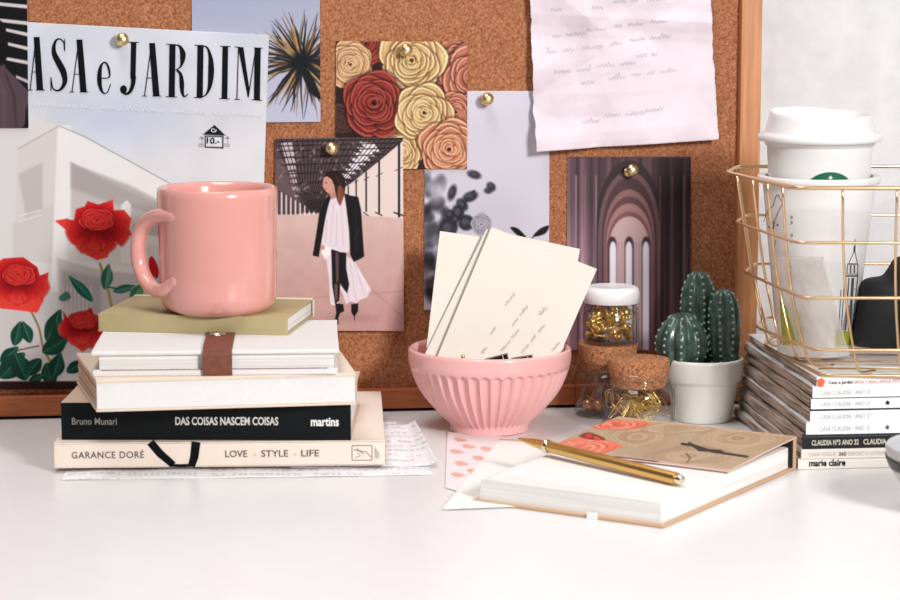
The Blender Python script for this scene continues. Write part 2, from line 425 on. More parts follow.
def petal_fill(cx, cy, r0, r1, lo, mi, hi, sq=1.0, pw=1.0):
    lo, mi, hi = (np.array(c, np.float32) for c in (lo, mi, hi))
    def f(X, Y):
        d = np.sqrt((X-cx)**2+((Y-cy)/sq)**2); t = np.clip((d-r0)/(r1-r0+1e-6), 0, 1)**pw; t = t[..., None]
        return np.where(t < .55, lo+(mi-lo)*(t/.55), mi+(hi-mi)*((t-.55)/.45))
    return f
def rose(cv, cx, cy, R, li, mi, dk, seed, sq=1.0, tilt=0):
    rd = random.Random(seed)
    li, mi, dk = map(lambda c: np.array(c, float), (li, mi, dk))
    n0 = [5, 5, 4, 4, 3, 3, 3, 2]; rs_ = [1.0, .86, .71, .57, .44, .32, .21, .12]; ph = rd.random()*6
    for i, r in enumerate(rs_):
        n = n0[i]; ph += .7+rd.uniform(-.2, .2)
        order = list(range(n)); rd.shuffle(order)
        for k in order:
            a = ph+2*PI*k/n+rd.uniform(-.12, .12); rr = r*R*rd.uniform(.93, 1.06); wd = 2*PI/n*rd.uniform(.68, .82)
            ox, oy = cx+R*.05*rd.uniform(-1, 1), cy+R*.05*rd.uniform(-1, 1); pk_ = rd.uniform(-.3, .3)
            T = [t/6 for t in range(-6, 7)]
            f = lambda t, m: (ox+rr*m*(1-.30*abs(t)**3+.07*math.exp(-((t-pk_)*3)**2)+.015*sin(t*9+k))*cos(a+t*wd), oy+rr*m*(1-.30*abs(t)**3+.07*math.exp(-((t-pk_)*3)**2)+.015*sin(t*9+k))*sin(a+t*wd)*sq)
            inner = [(cx+rr*.25*cos(a+t*wd*.6), cy+rr*.25*sin(a+t*wd*.6)*sq) for t in (1, 0, -1)]
            rim = [f(t, 1) for t in T]
            cv.poly([f(t, 1.07) for t in T]+inner, tuple(dk), .55, max(.6, R*.05))
            b_ = rd.uniform(.0, .5); hi = li*(1-b_*.35)+mi*b_*.35; lo = dk*.9+mi*.1
            cv.poly(rim+inner, petal_fill(cx, cy, rr*.42, rr*1.02, lo, mi*(1-b_*.2), hi, sq, 1.1), 1, .5)
            # rolled lip catching light, with a soft shade line under it
            cv.line([f(t, .90) for t in T[2:-2]], max(.5, R*.035), tuple(mi*.7+dk*.3), .55, max(.5, R*.03))
            cv.line([f(t, .965) for t in T[2:-2]], max(.6, R*.045), tuple(li), .75, .6)
    cv.ell(cx, cy, R*.06, R*.05*sq, tuple(dk), .8, .6)

# --- magazine cover
cvm = Canvas(-20, 20, 272, 400, 3, (226, 225, 228))
Y = cvm.Y; X = cvm.X
t = np.clip((Y-30)/330, 0, 1)[..., None]
cvm.a[:] = arr(206, 209, 219)*(1-t)+arr(232, 228, 226)*t
cvm.noise(46, 7, 3); cvm.noise(20, 4, 5)
cvm.ell(118, 118, 50, 24, (180, 192, 222), .55, 22)
wallc, shade, dkr, lt = (212, 206, 204), (186, 178, 176), (150, 143, 141), (232, 229, 228)
cvm.poly([(-20, 120), (28, 124), (40, 118), (60, 124), (60, 380), (-20, 380)], (216, 212, 210), .9, 1)
cvm.poly([(18, 146), (58, 124), (58, 260), (14, 232)], wallc, .9, 1)
cvm.poly([(18, 172), (42, 160), (42, 214), (26, 220)], shade, .8, 1.5)
cvm.poly([(12, 222), (56, 200), (56, 262), (12, 258)], (205, 199, 197), .9, 1)
cvm.poly([(57, 123), (70, 124), (70, 290), (50, 290)], (234, 231, 230), .9, 1)
cvm.poly([(58, 124), (84, 136), (170, 183), (272, 196), (272, 300), (170, 300), (68, 262)], lt, .92, 1)
cvm.poly([(70, 160), (120, 186), (165, 205), (165, 236), (70, 218)], shade, .85, 1.2)
cvm.poly([(70, 161), (130, 184), (165, 202), (165, 214), (120, 204), (96, 196), (70, 186)], (160, 153, 152), .7, 2)
cvm.poly([(66, 214), (110, 232), (170, 248), (170, 270), (110, 262), (66, 258)], (222, 218, 216), .95, 1)
cvm.poly([(56, 256), (96, 268), (170, 276), (170, 330), (60, 330)], (196, 190, 188), .8, 1.5)
cvm.poly([(60, 268), (100, 276), (100, 330), (62, 330)], (168, 161, 160), .7, 2)
for i in range(8):
    x = 62+i*4; cvm.line([(x, 285), (x, 318)], 1.1, (215, 210, 208), .8)
cvm.line([(58, 124), (84, 135), (170, 182)], 1.2, (160, 152, 150), .8)
cvm.line([(18, 147), (57, 125)], 1.2, (170, 162, 160), .8)
cvm.line([(18, 214), (40, 208)], 1, lt, .9); cvm.line([(18, 220), (40, 213)], 1, lt, .9)
cvm.poly([(-20, 262), (60, 300), (120, 330), (120, 380), (-20, 380)], (203, 198, 196), .8, 8)
cvm.poly([(0, 300), (50, 290), (90, 330), (60, 350), (0, 345)], (188, 182, 181), .5, 12)
cvm.poly([(120, 203), (126, 198), (130, 203), (130, 262), (120, 262)], (238, 235, 234), .8, .8)
# leaves and stems
dg, mg, lg = (16, 58, 46), (40, 100, 80), (110, 165, 135)
st = (140, 122, 78)
cvm.line(spline([(28, 305), (38, 326), (43, 348), (52, 368), (44, 384)]), 2.2, st)
cvm.line(spline([(99, 262), (103, 275), (108, 292), (112, 312)]), 2.6, (170, 150, 90))
cvm.line([(104, 285), (136, 290)], 1.5, mg); cvm.line([(38, 345), (20, 349), (4, 356)], 1.4, (110, 70, 50))
def leaf(x0, y0, x1, y1, w, c, hl):
    x0, y0, x1, y1 = map(float, (x0, y0, x1, y1)); dx, dy = x1-x0, y1-y0; L = math.hypot(dx, dy); nx, ny = -dy/L, dx/L
    P = lambda t, s: (x0+dx*t+nx*s*w, y0+dy*t+ny*s*w)
    cvm.sp([P(0, 0), P(.25, .42), P(.55, .5), P(.85, .2), P(1, 0), P(.8, -.28), P(.5, -.5), P(.2, -.36)], c)
    cvm.sp([P(.05, 0), P(.35, .3), P(.7, .3), P(.95, 0)], hl, .45, .8)
    cvm.line([P(0, 0), P(1, 0)], .6, lg, .6)
leaf(92, 300, 68, 274, 10, (22, 92, 76), (50, 140, 118)); leaf(104, 288, 108, 262, 12, mg, (150, 190, 160))
leaf(112, 290, 134, 284, 8, mg, lg); leaf(130, 300, 142, 282, 12, (60, 120, 80), (150, 190, 140))
for q in [(14, 345, 20, 320, 13), (30, 342, 22, 320, 12), (46, 340, 60, 308, 16), (60, 345, 56, 318, 16), (42, 352, 68, 336, 18), (0, 362, 18, 346, 13),
          (0, 378, 24, 352, 22), (26, 380, 14, 352, 20), (40, 358, 26, 376, 14), (46, 362, 52, 388, 16), (52, 378, 60, 352, 16), (66, 372, 84, 360, 12), (28, 382, 44, 374, 9)]:
    leaf(*q, dg, (34, 92, 74))
cvm.sp([(62, 300), (70, 296), (66, 290), (58, 296)], mg, .8)
# the three red roses and the bud seen through the mug handle
R1, R2, R3, R4 = (196, 26, 30), (226, 52, 48), (120, 8, 18), (240, 110, 90)
def red_rose(P, cx, cy, s, seed, head=(0, -.45)):
    rd = random.Random(seed); Q = [(cx+x*s, cy+y*s) for x, y in P]
    cvm.poly(Q, petal_fill(cx, cy-.3*s, s*.2, s*1.25, (104, 4, 12), (176, 20, 26), (226, 62, 50), .8), 1, .5)
    hx, hy = cx+head[0]*s, cy+head[1]*s
    # outer drooping petals, then the tightly rolled head
    for k, (a0, a1, r0, r1) in enumerate([(150, 210, .35, 1.25), (-25, 35, .35, 1.2), (95, 150, .3, 1.05), (35, 95, .3, 1.08), (60, 125, .2, .80)]):
        T = [math.radians(a0+(a1-a0)*q/6) for q in range(7)]; bm_ = rd.uniform(.9, 1.04)
        pts = [(cx+s*r1*bm_*(1-.10*abs(q-3)/3)*cos(t), cy+s*r1*bm_*(1-.10*abs(q-3)/3)*sin(t)*.86) for q, t in enumerate(T)]+[(cx+s*r0*cos(t), cy-.2*s+s*r0*sin(t)) for t in (T[-1], T[3], T[0])]
        cvm.poly([(cx+(x-cx)*1.03, cy+(y-cy)*1.03) for x, y in pts], R3, .5, 1.2)
        cvm.poly(pts, petal_fill(cx, cy-.2*s, s*r0, s*r1, (108, 4, 14), (186, 24, 28), (220, 56, 48), .9), .95, .6)
        cvm.line(pts[1:6], .9, (236, 104, 84), .55, .7)
    rose(cvm, hx, hy, s*.66, (226, 64, 54), (180, 20, 28), (88, 2, 12), seed+40, .62)
    for k in range(9):
        a = rd.uniform(.2, 2.9); r = rd.uniform(.55, 1.0); x, y = cx+s*r*cos(a), cy+s*r*sin(a)*.8
        cvm.line([(x, y), (x+(hx-x)*.25, y+(hy-y)*.25)], .7, rd.choice([R3, (230, 70, 60)]), .5, .7)
red_rose([(-1.55, -.42), (-1.1, -.50), (-.85, -.40), (-.78, -.85), (-.45, -.95), (-.35, -1.15), (.05, -1.02), (.6, -1.2), (.62, -.8), (1.0, -.82), (1.28, -.5), (1.2, -.1), (1.3, .1), (.7, .35), (.5, .55), (.4, .95), (0, 1.05), (-.4, .85), (-.45, .45), (-.85, .5), (-1.0, .05)], 96, 230, 27, 1)
red_rose([(-1.2, -.7), (-.6, -1.1), (.2, -1.15), (.75, -.75), (.85, -.4), (1.2, -.55), (1.15, .0), (.95, .2), (1.0, .6), (.75, 1.1), (0, 1.0), (-.9, .9), (-1.3, .2)], 18, 284, 25, 2)
red_rose([(-.95, -.9), (-.7, -.5), (-.3, -.6), (.4, -1.05), (.5, -.75), (.9, -.5), (1.1, .4), (.75, 1.1), (.3, .9), (0, 1.1), (-.5, .75), (-.8, .4)], 82, 328, 21, 3)
cvm.sp([(148, 258), (152, 255), (158, 268), (156, 277), (149, 270)], R1)
# table at the foot of the cover
cvm.poly([(-20, 381), (272, 381), (272, 402), (-20, 402)], (44, 24, 22), 1, .8)
# little price emblem
cvm.poly([(202, 133), (214, 123.5), (225, 134)], (18, 24, 28), 1, .4)
cvm.poly([(204, 134), (223, 134.5), (223, 147), (204, 146)], (18, 24, 28), 1, .4)
cvm.poly([(205.2, 135.2), (221.6, 135.6), (221.6, 145.4), (205.2, 144.8)], (226, 226, 232), 1, .4)
for x0, s in ((198, 1), (224, 1)):
    cvm.line([(x0, 142.5), (x0+5, 142.7)], .6, (70, 72, 78)); cvm.line([(x0, 144.5), (x0+5, 144.7)], .6, (70, 72, 78))
    cvm.line([(x0+1, 137), (x0+3, 135.6), (x0+4.5, 137.2)], .8, (80, 80, 86)); cvm.line([(x0+3, 136), (x0+3.4, 141)], .5, (100, 100, 106))
magq = [(-15.5, 20), (269, 35), (257, 389.4), (-19, 389.4)]
mag = pinned('magazine', 'old magazine with a pale building and red roses, pinned to the cork', 'magazine', cvm, magq, .0042, .0034, 1.35, M_matte, thick=.003)

def px_frame(quad, o0, o1, px, py, lift=.0008):
    """local frame on a pinned sheet at a photo position, x along its top edge, y upwards"""
    W = [onB(p[0], p[1], o-CK+lift) for p, o in zip(quad, (o0, o0, o1, o1))]
    x = W[1]-W[0]; y = W[0]-W[3]; n = x.cross(y).normalized()
    d = ray(px, py); k = (W[0]-EYE).dot(n)/d.dot(n)
    return frame(EYE+d*k, x, y)
S = P0.length/F*.985          # metres per photo pixel at the board
S = (onB(101, 200)-onB(100, 200)).length
Mm = px_frame(magq, .0042, .0034, 0, 100)
def mp_(px, py):   # photo px -> masthead frame coordinates
    W = px_frame(magq, .0042, .0034, px, py).translation
    l = Mm.inverted() @ W; return (l.x, l.y)
mh = MB(Mm)
def P(pts): return [mp_(*p) for p in pts]
def vs(pts, ws): vstroke(mh, P(pts), [w*S for w in ws] if isinstance(ws, (list, tuple)) else ws*S)
def quadp(*pts):
    mh.bm.faces.new([mh.bm.verts.new(mh.M @ Vector((*p, 0))) for p in P(pts)])
def letA(x0, x1, y0, y1, th=6.4):
    ap = x0+(x1-x0)*.55
    quadp((ap-th*.55, y0), (ap+th*.35, y0), (x1-1.2, y1), (x1-1.2-th, y1))
    vs([(ap-th*.2, y0+1), (x0+1.6, y1)], .9); vs([(x0+3.4, y0+(y1-y0)*.66), (x1-th, y0+(y1-y0)*.66)], .8)
    vs([(x0-1, y1), (x0+4, y1)], .8); vs([(x1-th-2, y1), (x1+.6, y1)], .8)
def stem(x, y0, y1, w): quadp((x, y0), (x+w, y0), (x+w-.8, y1), (x-.8, y1))
letA(28.6, 44.5, 37, 90)
letA(70.5, 88, 39.5, 92)
# S
vs(spline([(64.5, 50), (64, 43), (60.5, 39.2), (56.5, 40), (54, 46), (54.5, 54), (59, 63), (63.5, 72), (65, 81), (62, 88), (57.5, 90.6), (53, 88), (51, 78)], 5),
   [1+5.2*math.exp(-((i-32)/13)**2) for i in range(61)])
vs([(64.8, 39), (64.8, 51)], .8); vs([(51, 77), (51, 91)], .8)
# e
vs(spline([(99.5, 78), (108.8, 77.6), (109.4, 71), (107, 64), (104, 62.5), (101, 66), (99.6, 74), (99.8, 84), (102, 91), (105, 93.4), (108, 91.5), (110.6, 84)], 5),
   [.9+1.2*math.exp(-((i-12)/6)**2)+3.6*math.exp(-((i-32)/8)**2) for i in range(56)])
# J
stem(131.2, 42, 78, 5.2); vs(spline([(133.6, 76), (133, 84), (130.5, 91), (126.5, 94), (122.5, 92.5)], 5), [5.2-i*.2 for i in range(21)])
vs([(128.6, 42.2), (138.8, 42.5)], .9); mh.poly([(*mp_(123.6+3.4*cos(a), 89.4+4.2*sin(a)), 0) for a in [i*PI/8 for i in range(16)]])
letA(143, 160.8, 43, 96)
# R
stem(169.6, 44.2, 96.6, 6); vs([(166.4, 44.3), (176, 44.5)], .8); vs([(165.8, 96.6), (177, 97)], .8)
vs(spline([(175, 45), (179.5, 46), (182.6, 52), (182.6, 60), (180.4, 67), (175.6, 69.8)], 5), [.9+4.6*math.exp(-((i-12)/6)**2) for i in range(26)])
vs(spline([(177, 70), (180.6, 74), (181.8, 82), (182.4, 92), (184.6, 96.6), (188, 94)], 5), [2+3*math.exp(-((i-11)/6)**2)-.04*i for i in range(26)])
# D
stem(197.6, 45, 97.4, 6); vs([(194.6, 45.2), (203, 45.4)], .8); vs([(194, 97.4), (202, 97.7)], .8)
vs(spline([(202.6, 45.8), (207.6, 48), (210.6, 58), (211.2, 71), (210, 85), (206.6, 94), (201.6, 97.2)], 5), [.9+5*math.exp(-((i-15)/7.5)**2) for i in range(31)])
# I
stem(222.6, 46, 98.6, 5.6); vs([(220.2, 46.2), (230.6, 46.6)], .8); vs([(219.4, 98.5), (229.8, 98.9)], .8)
# M
vs([(238.6, 47), (237, 99.3)], .9); vs([(234.6, 99.2), (240, 99.4)], .8); vs([(234.8, 47), (240, 47.2)], .8)
quadp((238.2, 47), (243.4, 47.2), (249.6, 90), (248, 98))
vs([(248.4, 97), (256, 48)], .9); quadp((254.8, 47.8), (260.8, 48), (260, 100), (254, 99.8)); vs([(251.6, 99.8), (262.4, 100.3)], .8); vs([(254, 47.8), (262.8, 48.2)], .8)
mh.build('masthead_lettering', M_ink, mag, recalc=False)
M_whiteink = mat('white_ink', (240, 240, 244), .6); M_faintink = mat('faint_white_ink', (226, 226, 234), .6)
text_part('subtitle_lettering', 'DECORAÇÃO · ARQUITETURA · JARDINS · CULINÁRIA', px_frame(magq, .0042, .0034, 34, 106), 3.2*S, M_faintink, mag, width=228*S, bold=.012)
text_part('price_lettering', 'Cr', px_frame(magq, .0042, .0034, 214, 132.2), 3.6*S, M_whiteink, mag, width=6*S, bold=.02, align='CENTER')
text_part('price_lettering', '10.-', px_frame(magq, .0042, .0034, 213.2, 143.6), 6*S, M_ink, mag, width=13*S, bold=.02, align='CENTER')

# --- dark photo with light stripes, top left
cv = Canvas(-50, -12, 30, 130, 3, (16, 17, 22))
for i, (y, s, x0) in enumerate([(4, 5, -40), (20, 6, -40), (33, 3, 6), (47, 3, 8), (61, 3, 2), (80, 4, 16), (-8, 4, -40)]):
    cv.poly([(x0, y-4-s*.3), (30, y+s*.5-1.5), (30, y+s*.5+2.2), (x0, y-1-s*.3)], (205, 196, 196) if i != 5 else (190, 170, 176))
cv.sp([(-40, 60), (-4, 58), (8, 70), (22, 84), (30, 96), (26, 110), (18, 130), (-40, 130)], (84, 66, 74), 1, 1)
cv.sp([(0, 20), (6, 36), (6, 60), (-10, 66), (-40, 40), (-30, 10)], (20, 16, 20), 1, 1)
cv.line([(6, 74), (14, 96), (16, 126)], 2, (60, 44, 52), .8, 1.5); cv.line([(-6, 66), (4, 92), (4, 126)], 2, (104, 84, 92), .6, 2)
pinned('photo_print', 'dark photo print with pale stripes and a mauve coat, at the top left edge', 'photo', cv,
       [(-48, -10), (27, -10), (28.5, 128), (-46, 128)], .0056, .0056, 1.4)

# --- palm
cv = Canvas(190, -62, 322, 125, 3, (168, 172, 196))
t = np.clip((cv.Y+60)/180, 0, 1)[..., None]; cv.a[:] = arr(150, 158, 184)*(1-t)+arr(188, 188, 208)*t
rd = random.Random(4)
for k in range(150):
    a = rd.uniform(0, 2*PI); L = rd.uniform(34, 56)*(1.0 if sin(a) > 0 else .92); x, y = 302+rd.uniform(-3, 3), 62+rd.uniform(-3, 3)
    c = rd.choice([(30, 32, 38), (16, 20, 26), (138, 102, 56), (176, 136, 82), (80, 58, 36), (34, 38, 46), (24, 26, 32)])
    cv.taper((x, y), (x+L*cos(a), y+L*sin(a)), 2.3, .4, c, .95, bend=rd.uniform(-4, 4))
cv.ell(301, 62, 11, 11, (14, 18, 22), 1, 4); cv.sp([(300, 66), (310, 72), (320, 94), (322, 100), (312, 94), (304, 80)], (20, 22, 24))
pinned('photo_print', 'photo print of a spiky palm head against a grey-blue sky', 'photo', cv,
       [(191, -60), (319.5, -60), (320.5, 122), (193, 123)], .0008, .0022, 1.6)

# --- roses
cv = Canvas(334, 40, 469, 171, 4, (38, 20, 22))
pk = ((226, 160, 128), (160, 78, 60), (50, 14, 16)); cr_ = ((240, 218, 162), (196, 150, 98), (74, 38, 24)); dr = ((176, 76, 58), (112, 26, 26), (30, 4, 10)); sal = ((236, 184, 142), (190, 116, 84), (76, 28, 24))
rose(cv, 366, 44, 22, *dr, 31); rose(cv, 455, 60, 34, *pk, 7); rose(cv, 474, 78, 34, *pk, 8)
rose(cv, 400, 152, 22, *cr_, 9); rose(cv, 340, 120, 14, (90, 60, 50), (50, 28, 26), (24, 10, 12), 3)
rose(cv, 350, 64, 24, (232, 198, 150), (196, 142, 100), (90, 50, 34), 11)
rose(cv, 412, 60, 31, *cr_, 12); rose(cv, 456, 112, 20, *pk, 18)
rose(cv, 374, 103, 32, *dr, 13); rose(cv, 424, 113, 28, *cr_, 14); rose(cv, 449, 149, 30, *sal, 15)
cv.noise(7, 5, 2)
rq = [(336, 41), (467.5, 42), (467, 169), (336, 169)]
pinned('photo_print', 'square photo print crowded with cream, pink and dark red roses', 'photo', cv, rq, .0018, .0030, 1.9)

# --- woman in a hangar
cv = Canvas(272, 136, 407, 334, 4, (206, 170, 162))
t = np.clip((cv.Y-210)/120, 0, 1)[..., None]; cv.a[:] = arr(214, 182, 174)*(1-t)+arr(190, 146, 140)*t
cv.noise(9, 4, 3)
cv.poly([(272, 136), (407, 136), (407, 142), (350, 186), (312, 210), (296, 214), (272, 214)], (78, 62, 64), 1, .6)
for k in range(9):       # skylight panels
    f = k/9; x, y = 376-f*40, 146+f*44; s = 1-f*.75
    cv.poly([(x-16*s, y-4*s), (x-2*s, y-3*s), (x+4*s, y+6*s), (x-9*s, y+5*s)][::1], (240, 230, 238), 1, .5)
for k in range(8):
    f = k/8; x, y = 288+f*10, 146+f*56; s = 1-f*.7
    cv.poly([(x-7*s, y-3*s), (x+4*s, y-4*s), (x+6*s, y+3*s), (x-5*s, y+4*s)], (216, 204, 212), .85, .5)
rd = random.Random(9)
for k in range(26):
    x = 275+k*5.4; cv.line([(x, 137), (308+(x-308)*.12, 212)], .8, (30, 22, 26), .9)
for k in range(9):
    y = 139+k*k*.55+k*3.6; hw = max(4, (212-y)*1.15); cv.line([(306-hw*.45, y+3), (306+hw*1.5, y-1)], 1.1, (26, 20, 24), .95)
for k in range(36):
    x, y = rd.uniform(276, 380), rd.uniform(138, 190); cv.line([(x, y), (x+rd.uniform(-9, 9), y+rd.uniform(3, 8))], .7, (150, 128, 126), .5)
for k in range(60):
    x, y = rd.uniform(276, 372), rd.uniform(140, 200); cv.ell(x, y, rd.uniform(.8, 2.4), rd.uniform(.5, 1.3), (190, 172, 174), .5, .8, -.6)
cv.poly([(272, 150), (290, 170), (306, 212), (272, 214)], (150, 130, 132), .28, 4)
cv.poly([(404, 140), (404, 218), (376, 216), (352, 213), (334, 211), (334, 194), (352, 182), (380, 160)], (226, 208, 202), 1, .6)   # right wall
for x, y0 in ((399, 142), (379, 160), (366, 172), (356, 180), (348, 186)):
    s = (x-330)/70; cv.line([(x, y0), (x, 205+s*11)], .8+1.6*s, (36, 26, 28)); cv.line([(x-4*s, 170+(1-s)*20), (x+5*s, 166+(1-s)*22)], .8, (60, 46, 46), .9)
    cv.line([(x-5*s, 212), (x+4*s, 215)], 1.4*s+.4, (50, 38, 38), .8)
for k in range(9):
    x = 277+k*4.6; cv.line([(x, 190+k*2.6), (x, 214)], 1.3, (238, 228, 228), .9); cv.line([(x+2, 190+k*2.6), (x+2, 213)], 1.2, (66, 52, 54), .9)
cv.poly([(272, 188), (277, 186), (277, 216), (272, 218)], (226, 216, 216))
cv.poly([(308, 200), (334, 200), (334, 211), (308, 211)], (40, 32, 34), .9, 1.5)
cv.line([(274, 300), (404, 291)], .6, (160, 120, 116), .8); cv.line([(372, 289), (404, 318)], .6, (160, 120, 116), .8)
# figure
W_, W2, BK = (228, 214, 222), (204, 186, 196), (18, 15, 20)
cv.ell(352, 318, 22, 3.5, (160, 122, 118), .5, 3)
cv.sp([(326, 252), (334, 256), (335, 280), (338, 302), (334, 305), (330, 302), (329, 280)], W_, 1, .5, 3)
cv.poly([(344, 255), (354, 260), (362, 274), (371, 289), (367, 297), (359, 300), (357, 303), (350, 301), (346, 304), (344, 298), (340, 288)], W_, 1, .5)
for p in ([(350, 262), (356, 300)], [(355, 264), (364, 294)], [(346, 270), (348, 300)]): cv.line(p, 1, W2, .8, .7)
cv.line([(358, 270), (368, 290)], 1.2, (242, 232, 236), .8, .7)
cv.poly([(331, 247), (346, 248), (346, 268), (349, 284), (347, 293), (343, 288), (340, 283), (339, 300), (335, 304), (332, 285)], BK, 1, .5)
cv.poly([(335, 252), (338.5, 252), (338.5, 280), (336, 284)], (150, 104, 104), .6, .9)
cv.poly([(334, 284), (337.5, 284), (337, 300), (335, 300)], (170, 124, 118), .6, .8)
cv.poly([(335, 303), (343, 304), (344, 311), (340, 313), (338, 318), (338.5, 324), (335, 325), (334, 321), (336, 313)], BK, 1, .4)
cv.poly([(351, 304), (358, 303), (358, 311), (354, 317), (351, 312)], BK, 1, .4); cv.line([(354, 316), (354.5, 320)], .7, BK)
cv.poly([(328, 195), (324, 202), (319, 213), (316, 234), (312.5, 255), (318.5, 256.5), (321, 242), (325, 222), (331, 198)], BK, 1, .5)
cv.sp([(331, 197), (337, 194), (344, 198), (347, 216), (349, 248), (343, 252), (332, 249), (322, 247), (322, 238), (326, 214)], W_, 1, .5, 4)
for p in ([(334, 200), (330, 242)], [(341, 202), (343, 246)], [(337, 212), (336, 246)], [(327, 220), (325, 240)]): cv.line(p, .9, W2, .8, .6)
cv.poly([(344, 193), (350, 195), (358, 196.5), (361, 210), (362, 226), (364, 256), (359, 259), (353.5, 261.5), (350, 254), (349, 230), (346, 206)], BK, 1, .5)
cv.line([(355, 200), (357, 250)], .8, (46, 42, 50), .8, .8); cv.line([(360, 226), (354, 238)], .8, (50, 46, 54), .7, .8)
cv.poly([(323, 245), (331, 247), (330, 254), (325, 259), (321, 252)], (244, 236, 240), 1, .5); cv.ell(322.5, 247, 2, 2.4, (200, 148, 136), 1, .5)
cv.poly([(327, 188), (335, 188), (337, 197), (331, 199)], (190, 134, 124), 1, .7)
cv.sp([(324, 177), (328, 174), (334, 176), (335, 188), (329, 193), (325, 190), (322.5, 185)], (206, 150, 136), 1, .5, 3)
cv.ell(325.6, 182.5, 1.0, .6, (90, 50, 48), .9, .4); cv.line([(324.2, 188.4), (326.6, 188.6)], .7, (160, 70, 70), .9, .4)
cv.poly([(323, 177), (326, 172.5), (331, 170), (338, 170.5), (343, 175), (345.5, 183), (344.5, 193), (342, 200), (340, 205), (337, 200), (335.5, 193), (334, 185), (331.5, 179), (327, 176)], (38, 22, 24), 1, .5)
cv.sp([(338, 186), (343, 188), (343, 197), (340, 205), (337, 198)], (150, 84, 62), .85, .9, 3)
cv.line([(336, 176), (341, 186), (341, 196)], .8, (96, 56, 48), .8, .7)
wq = [(275.5, 138.5), (403, 137.5), (404, 331), (274, 331)]
pinned('photo_print', 'photo print of a person in a black jacket and white dress walking through a hangar', 'photo', cv, wq, .0030, .0046, 1.9)

# --- white card with dark flowers
cv = Canvas(422, 88, 553, 312, 3, (206, 201, 214))
cv.noise(40, 4, 8)
rd = random.Random(21)
for k in range(60):
    x, y = rd.uniform(424, 448), rd.uniform(172, 300); cv.ell(x, y, rd.uniform(3, 8), rd.uniform(3, 7), rd.choice([(30, 30, 38), (70, 70, 80), (120, 120, 130), (54, 52, 62)]), .8, 2.4, rd.random()*3)
cv.ell(436, 190, 8, 12, (222, 220, 230), .6, 4)
cv.line(spline([(444, 240), (458, 218), (466, 200), (474, 190)]), 2, (46, 44, 54))
for q in [(474, 174, 7, 4, .3), (470, 196, 8, 5, -.4), (491, 186, 5, 4, .8), (488, 190, 4, 3, 0), (462, 204, 7, 5, .9), (452, 192, 4, 8, .3), (458, 212, 6, 8, -.3), (466, 222, 8, 8, .2), (448, 228, 9, 12, .5), (450, 214, 5, 5, 0)]:
    cv.ell(q[0], q[1], q[2], q[3], (42, 40, 50), .95, 1.2, q[4]); cv.ell(q[0]-1, q[1]-1, q[2]*.5, q[3]*.4, (96, 94, 104), .6, 1.2, q[4])
rose(cv, 481, 224, 10, (200, 196, 206), (130, 126, 138), (50, 48, 58), 5)
cv.sp([(510, 227), (518, 228), (527, 238), (520, 237)], (18, 16, 20)); cv.sp([(533, 236), (540, 228), (549, 225), (545, 233)], (18, 16, 20))
cv.line([(524, 236), (529, 242), (534, 235)], 1.1, (30, 40, 34)); cv.line([(529, 242), (530, 300)], 1, (30, 40, 34))
pinned('postcard', 'pale lilac postcard with dark blurred flowers and a two-leaf sprig', 'postcard', cv,
       [(425, 91), (549.5, 91), (549, 310), (424, 310)], .0008, .0016, 1.5)

# --- gothic arches
cv = Canvas(565, 155, 693, 352, 4, (96, 76, 84))
u = (cv.X-567)/124
base = 74+22*np.sin(u*61)*.5+9*np.sin(u*113+1)+6*np.sin(u*37+2)
vert = np.clip((cv.Y-200)/120, 0, 1)
edge = np.where(u > .72, .62, 1)*np.where(u < .16, 1.25, 1)
g = base*edge*(0.75+.75*vert)
g = g*1.14; cv.a[:] = np.stack([g*1.12+10, g*.92+2, g*1.0+5], -1)
def arch(cx, w, top, spring, bot, c, a=1, soft=1):
    pts = []
    for k in range(9): t = k/8; pts.append((cx-w+w*(1-cos(t*PI/2))*1.0, spring-(spring-top)*sin(t*PI/2)**.9))
    L = [(cx-w, bot)]+pts; Rr = [(2*cx-x, y) for x, y in reversed(L)]
    cv.poly(L+Rr[0:], c, a, soft)
for w, top, spr, c in [(34, 160, 236, (52, 38, 42)), (31, 171, 238, (112, 84, 88)), (27.5, 177, 240, (74, 50, 54)), (25.5, 189, 242, (142, 104, 104)), (24, 196, 243, (92, 60, 62)), (23, 203, 244, (164, 124, 122)), (21.5, 211, 246, (120, 80, 80)), (20, 216, 248, (206, 174, 170)), (18.5, 220, 250, (196, 166, 166))]:
    arch(629, w, top, spr, 352, c, .9, .8)
for k in range(14):
    x = 610+k*2.9; cv.line([(x, 242), (x, 352)], .7, (150, 118, 120), .6)
for x in (612, 629, 646):
    arch(x, 4.6, 236, 246, 352, (66, 44, 50)); arch(x+(.8 if x < 629 else -.3), 3.4, 241, 250, 352, (232, 222, 230))
for x, c, w in ((576, (190, 160, 170), 1.6), (585, (150, 120, 130), 1), (596, (176, 150, 160), 1.2), (660, (150, 120, 126), 1), (672, (124, 100, 108), 1.2), (684, (150, 128, 136), 1.4)):
    cv.line([(x, 176), (x, 352)], w, c, .6, .7)
cv.poly([(567, 155), (693, 155), (693, 158), (567, 158)], (70, 60, 66), .7)
pinned('photo_print', 'photo print of nested mauve gothic arches in a church aisle', 'photo', cv,
       [(567.5, 157), (691, 156.5), (690, 350), (566.5, 350)], .0010, .0022, 1.5)

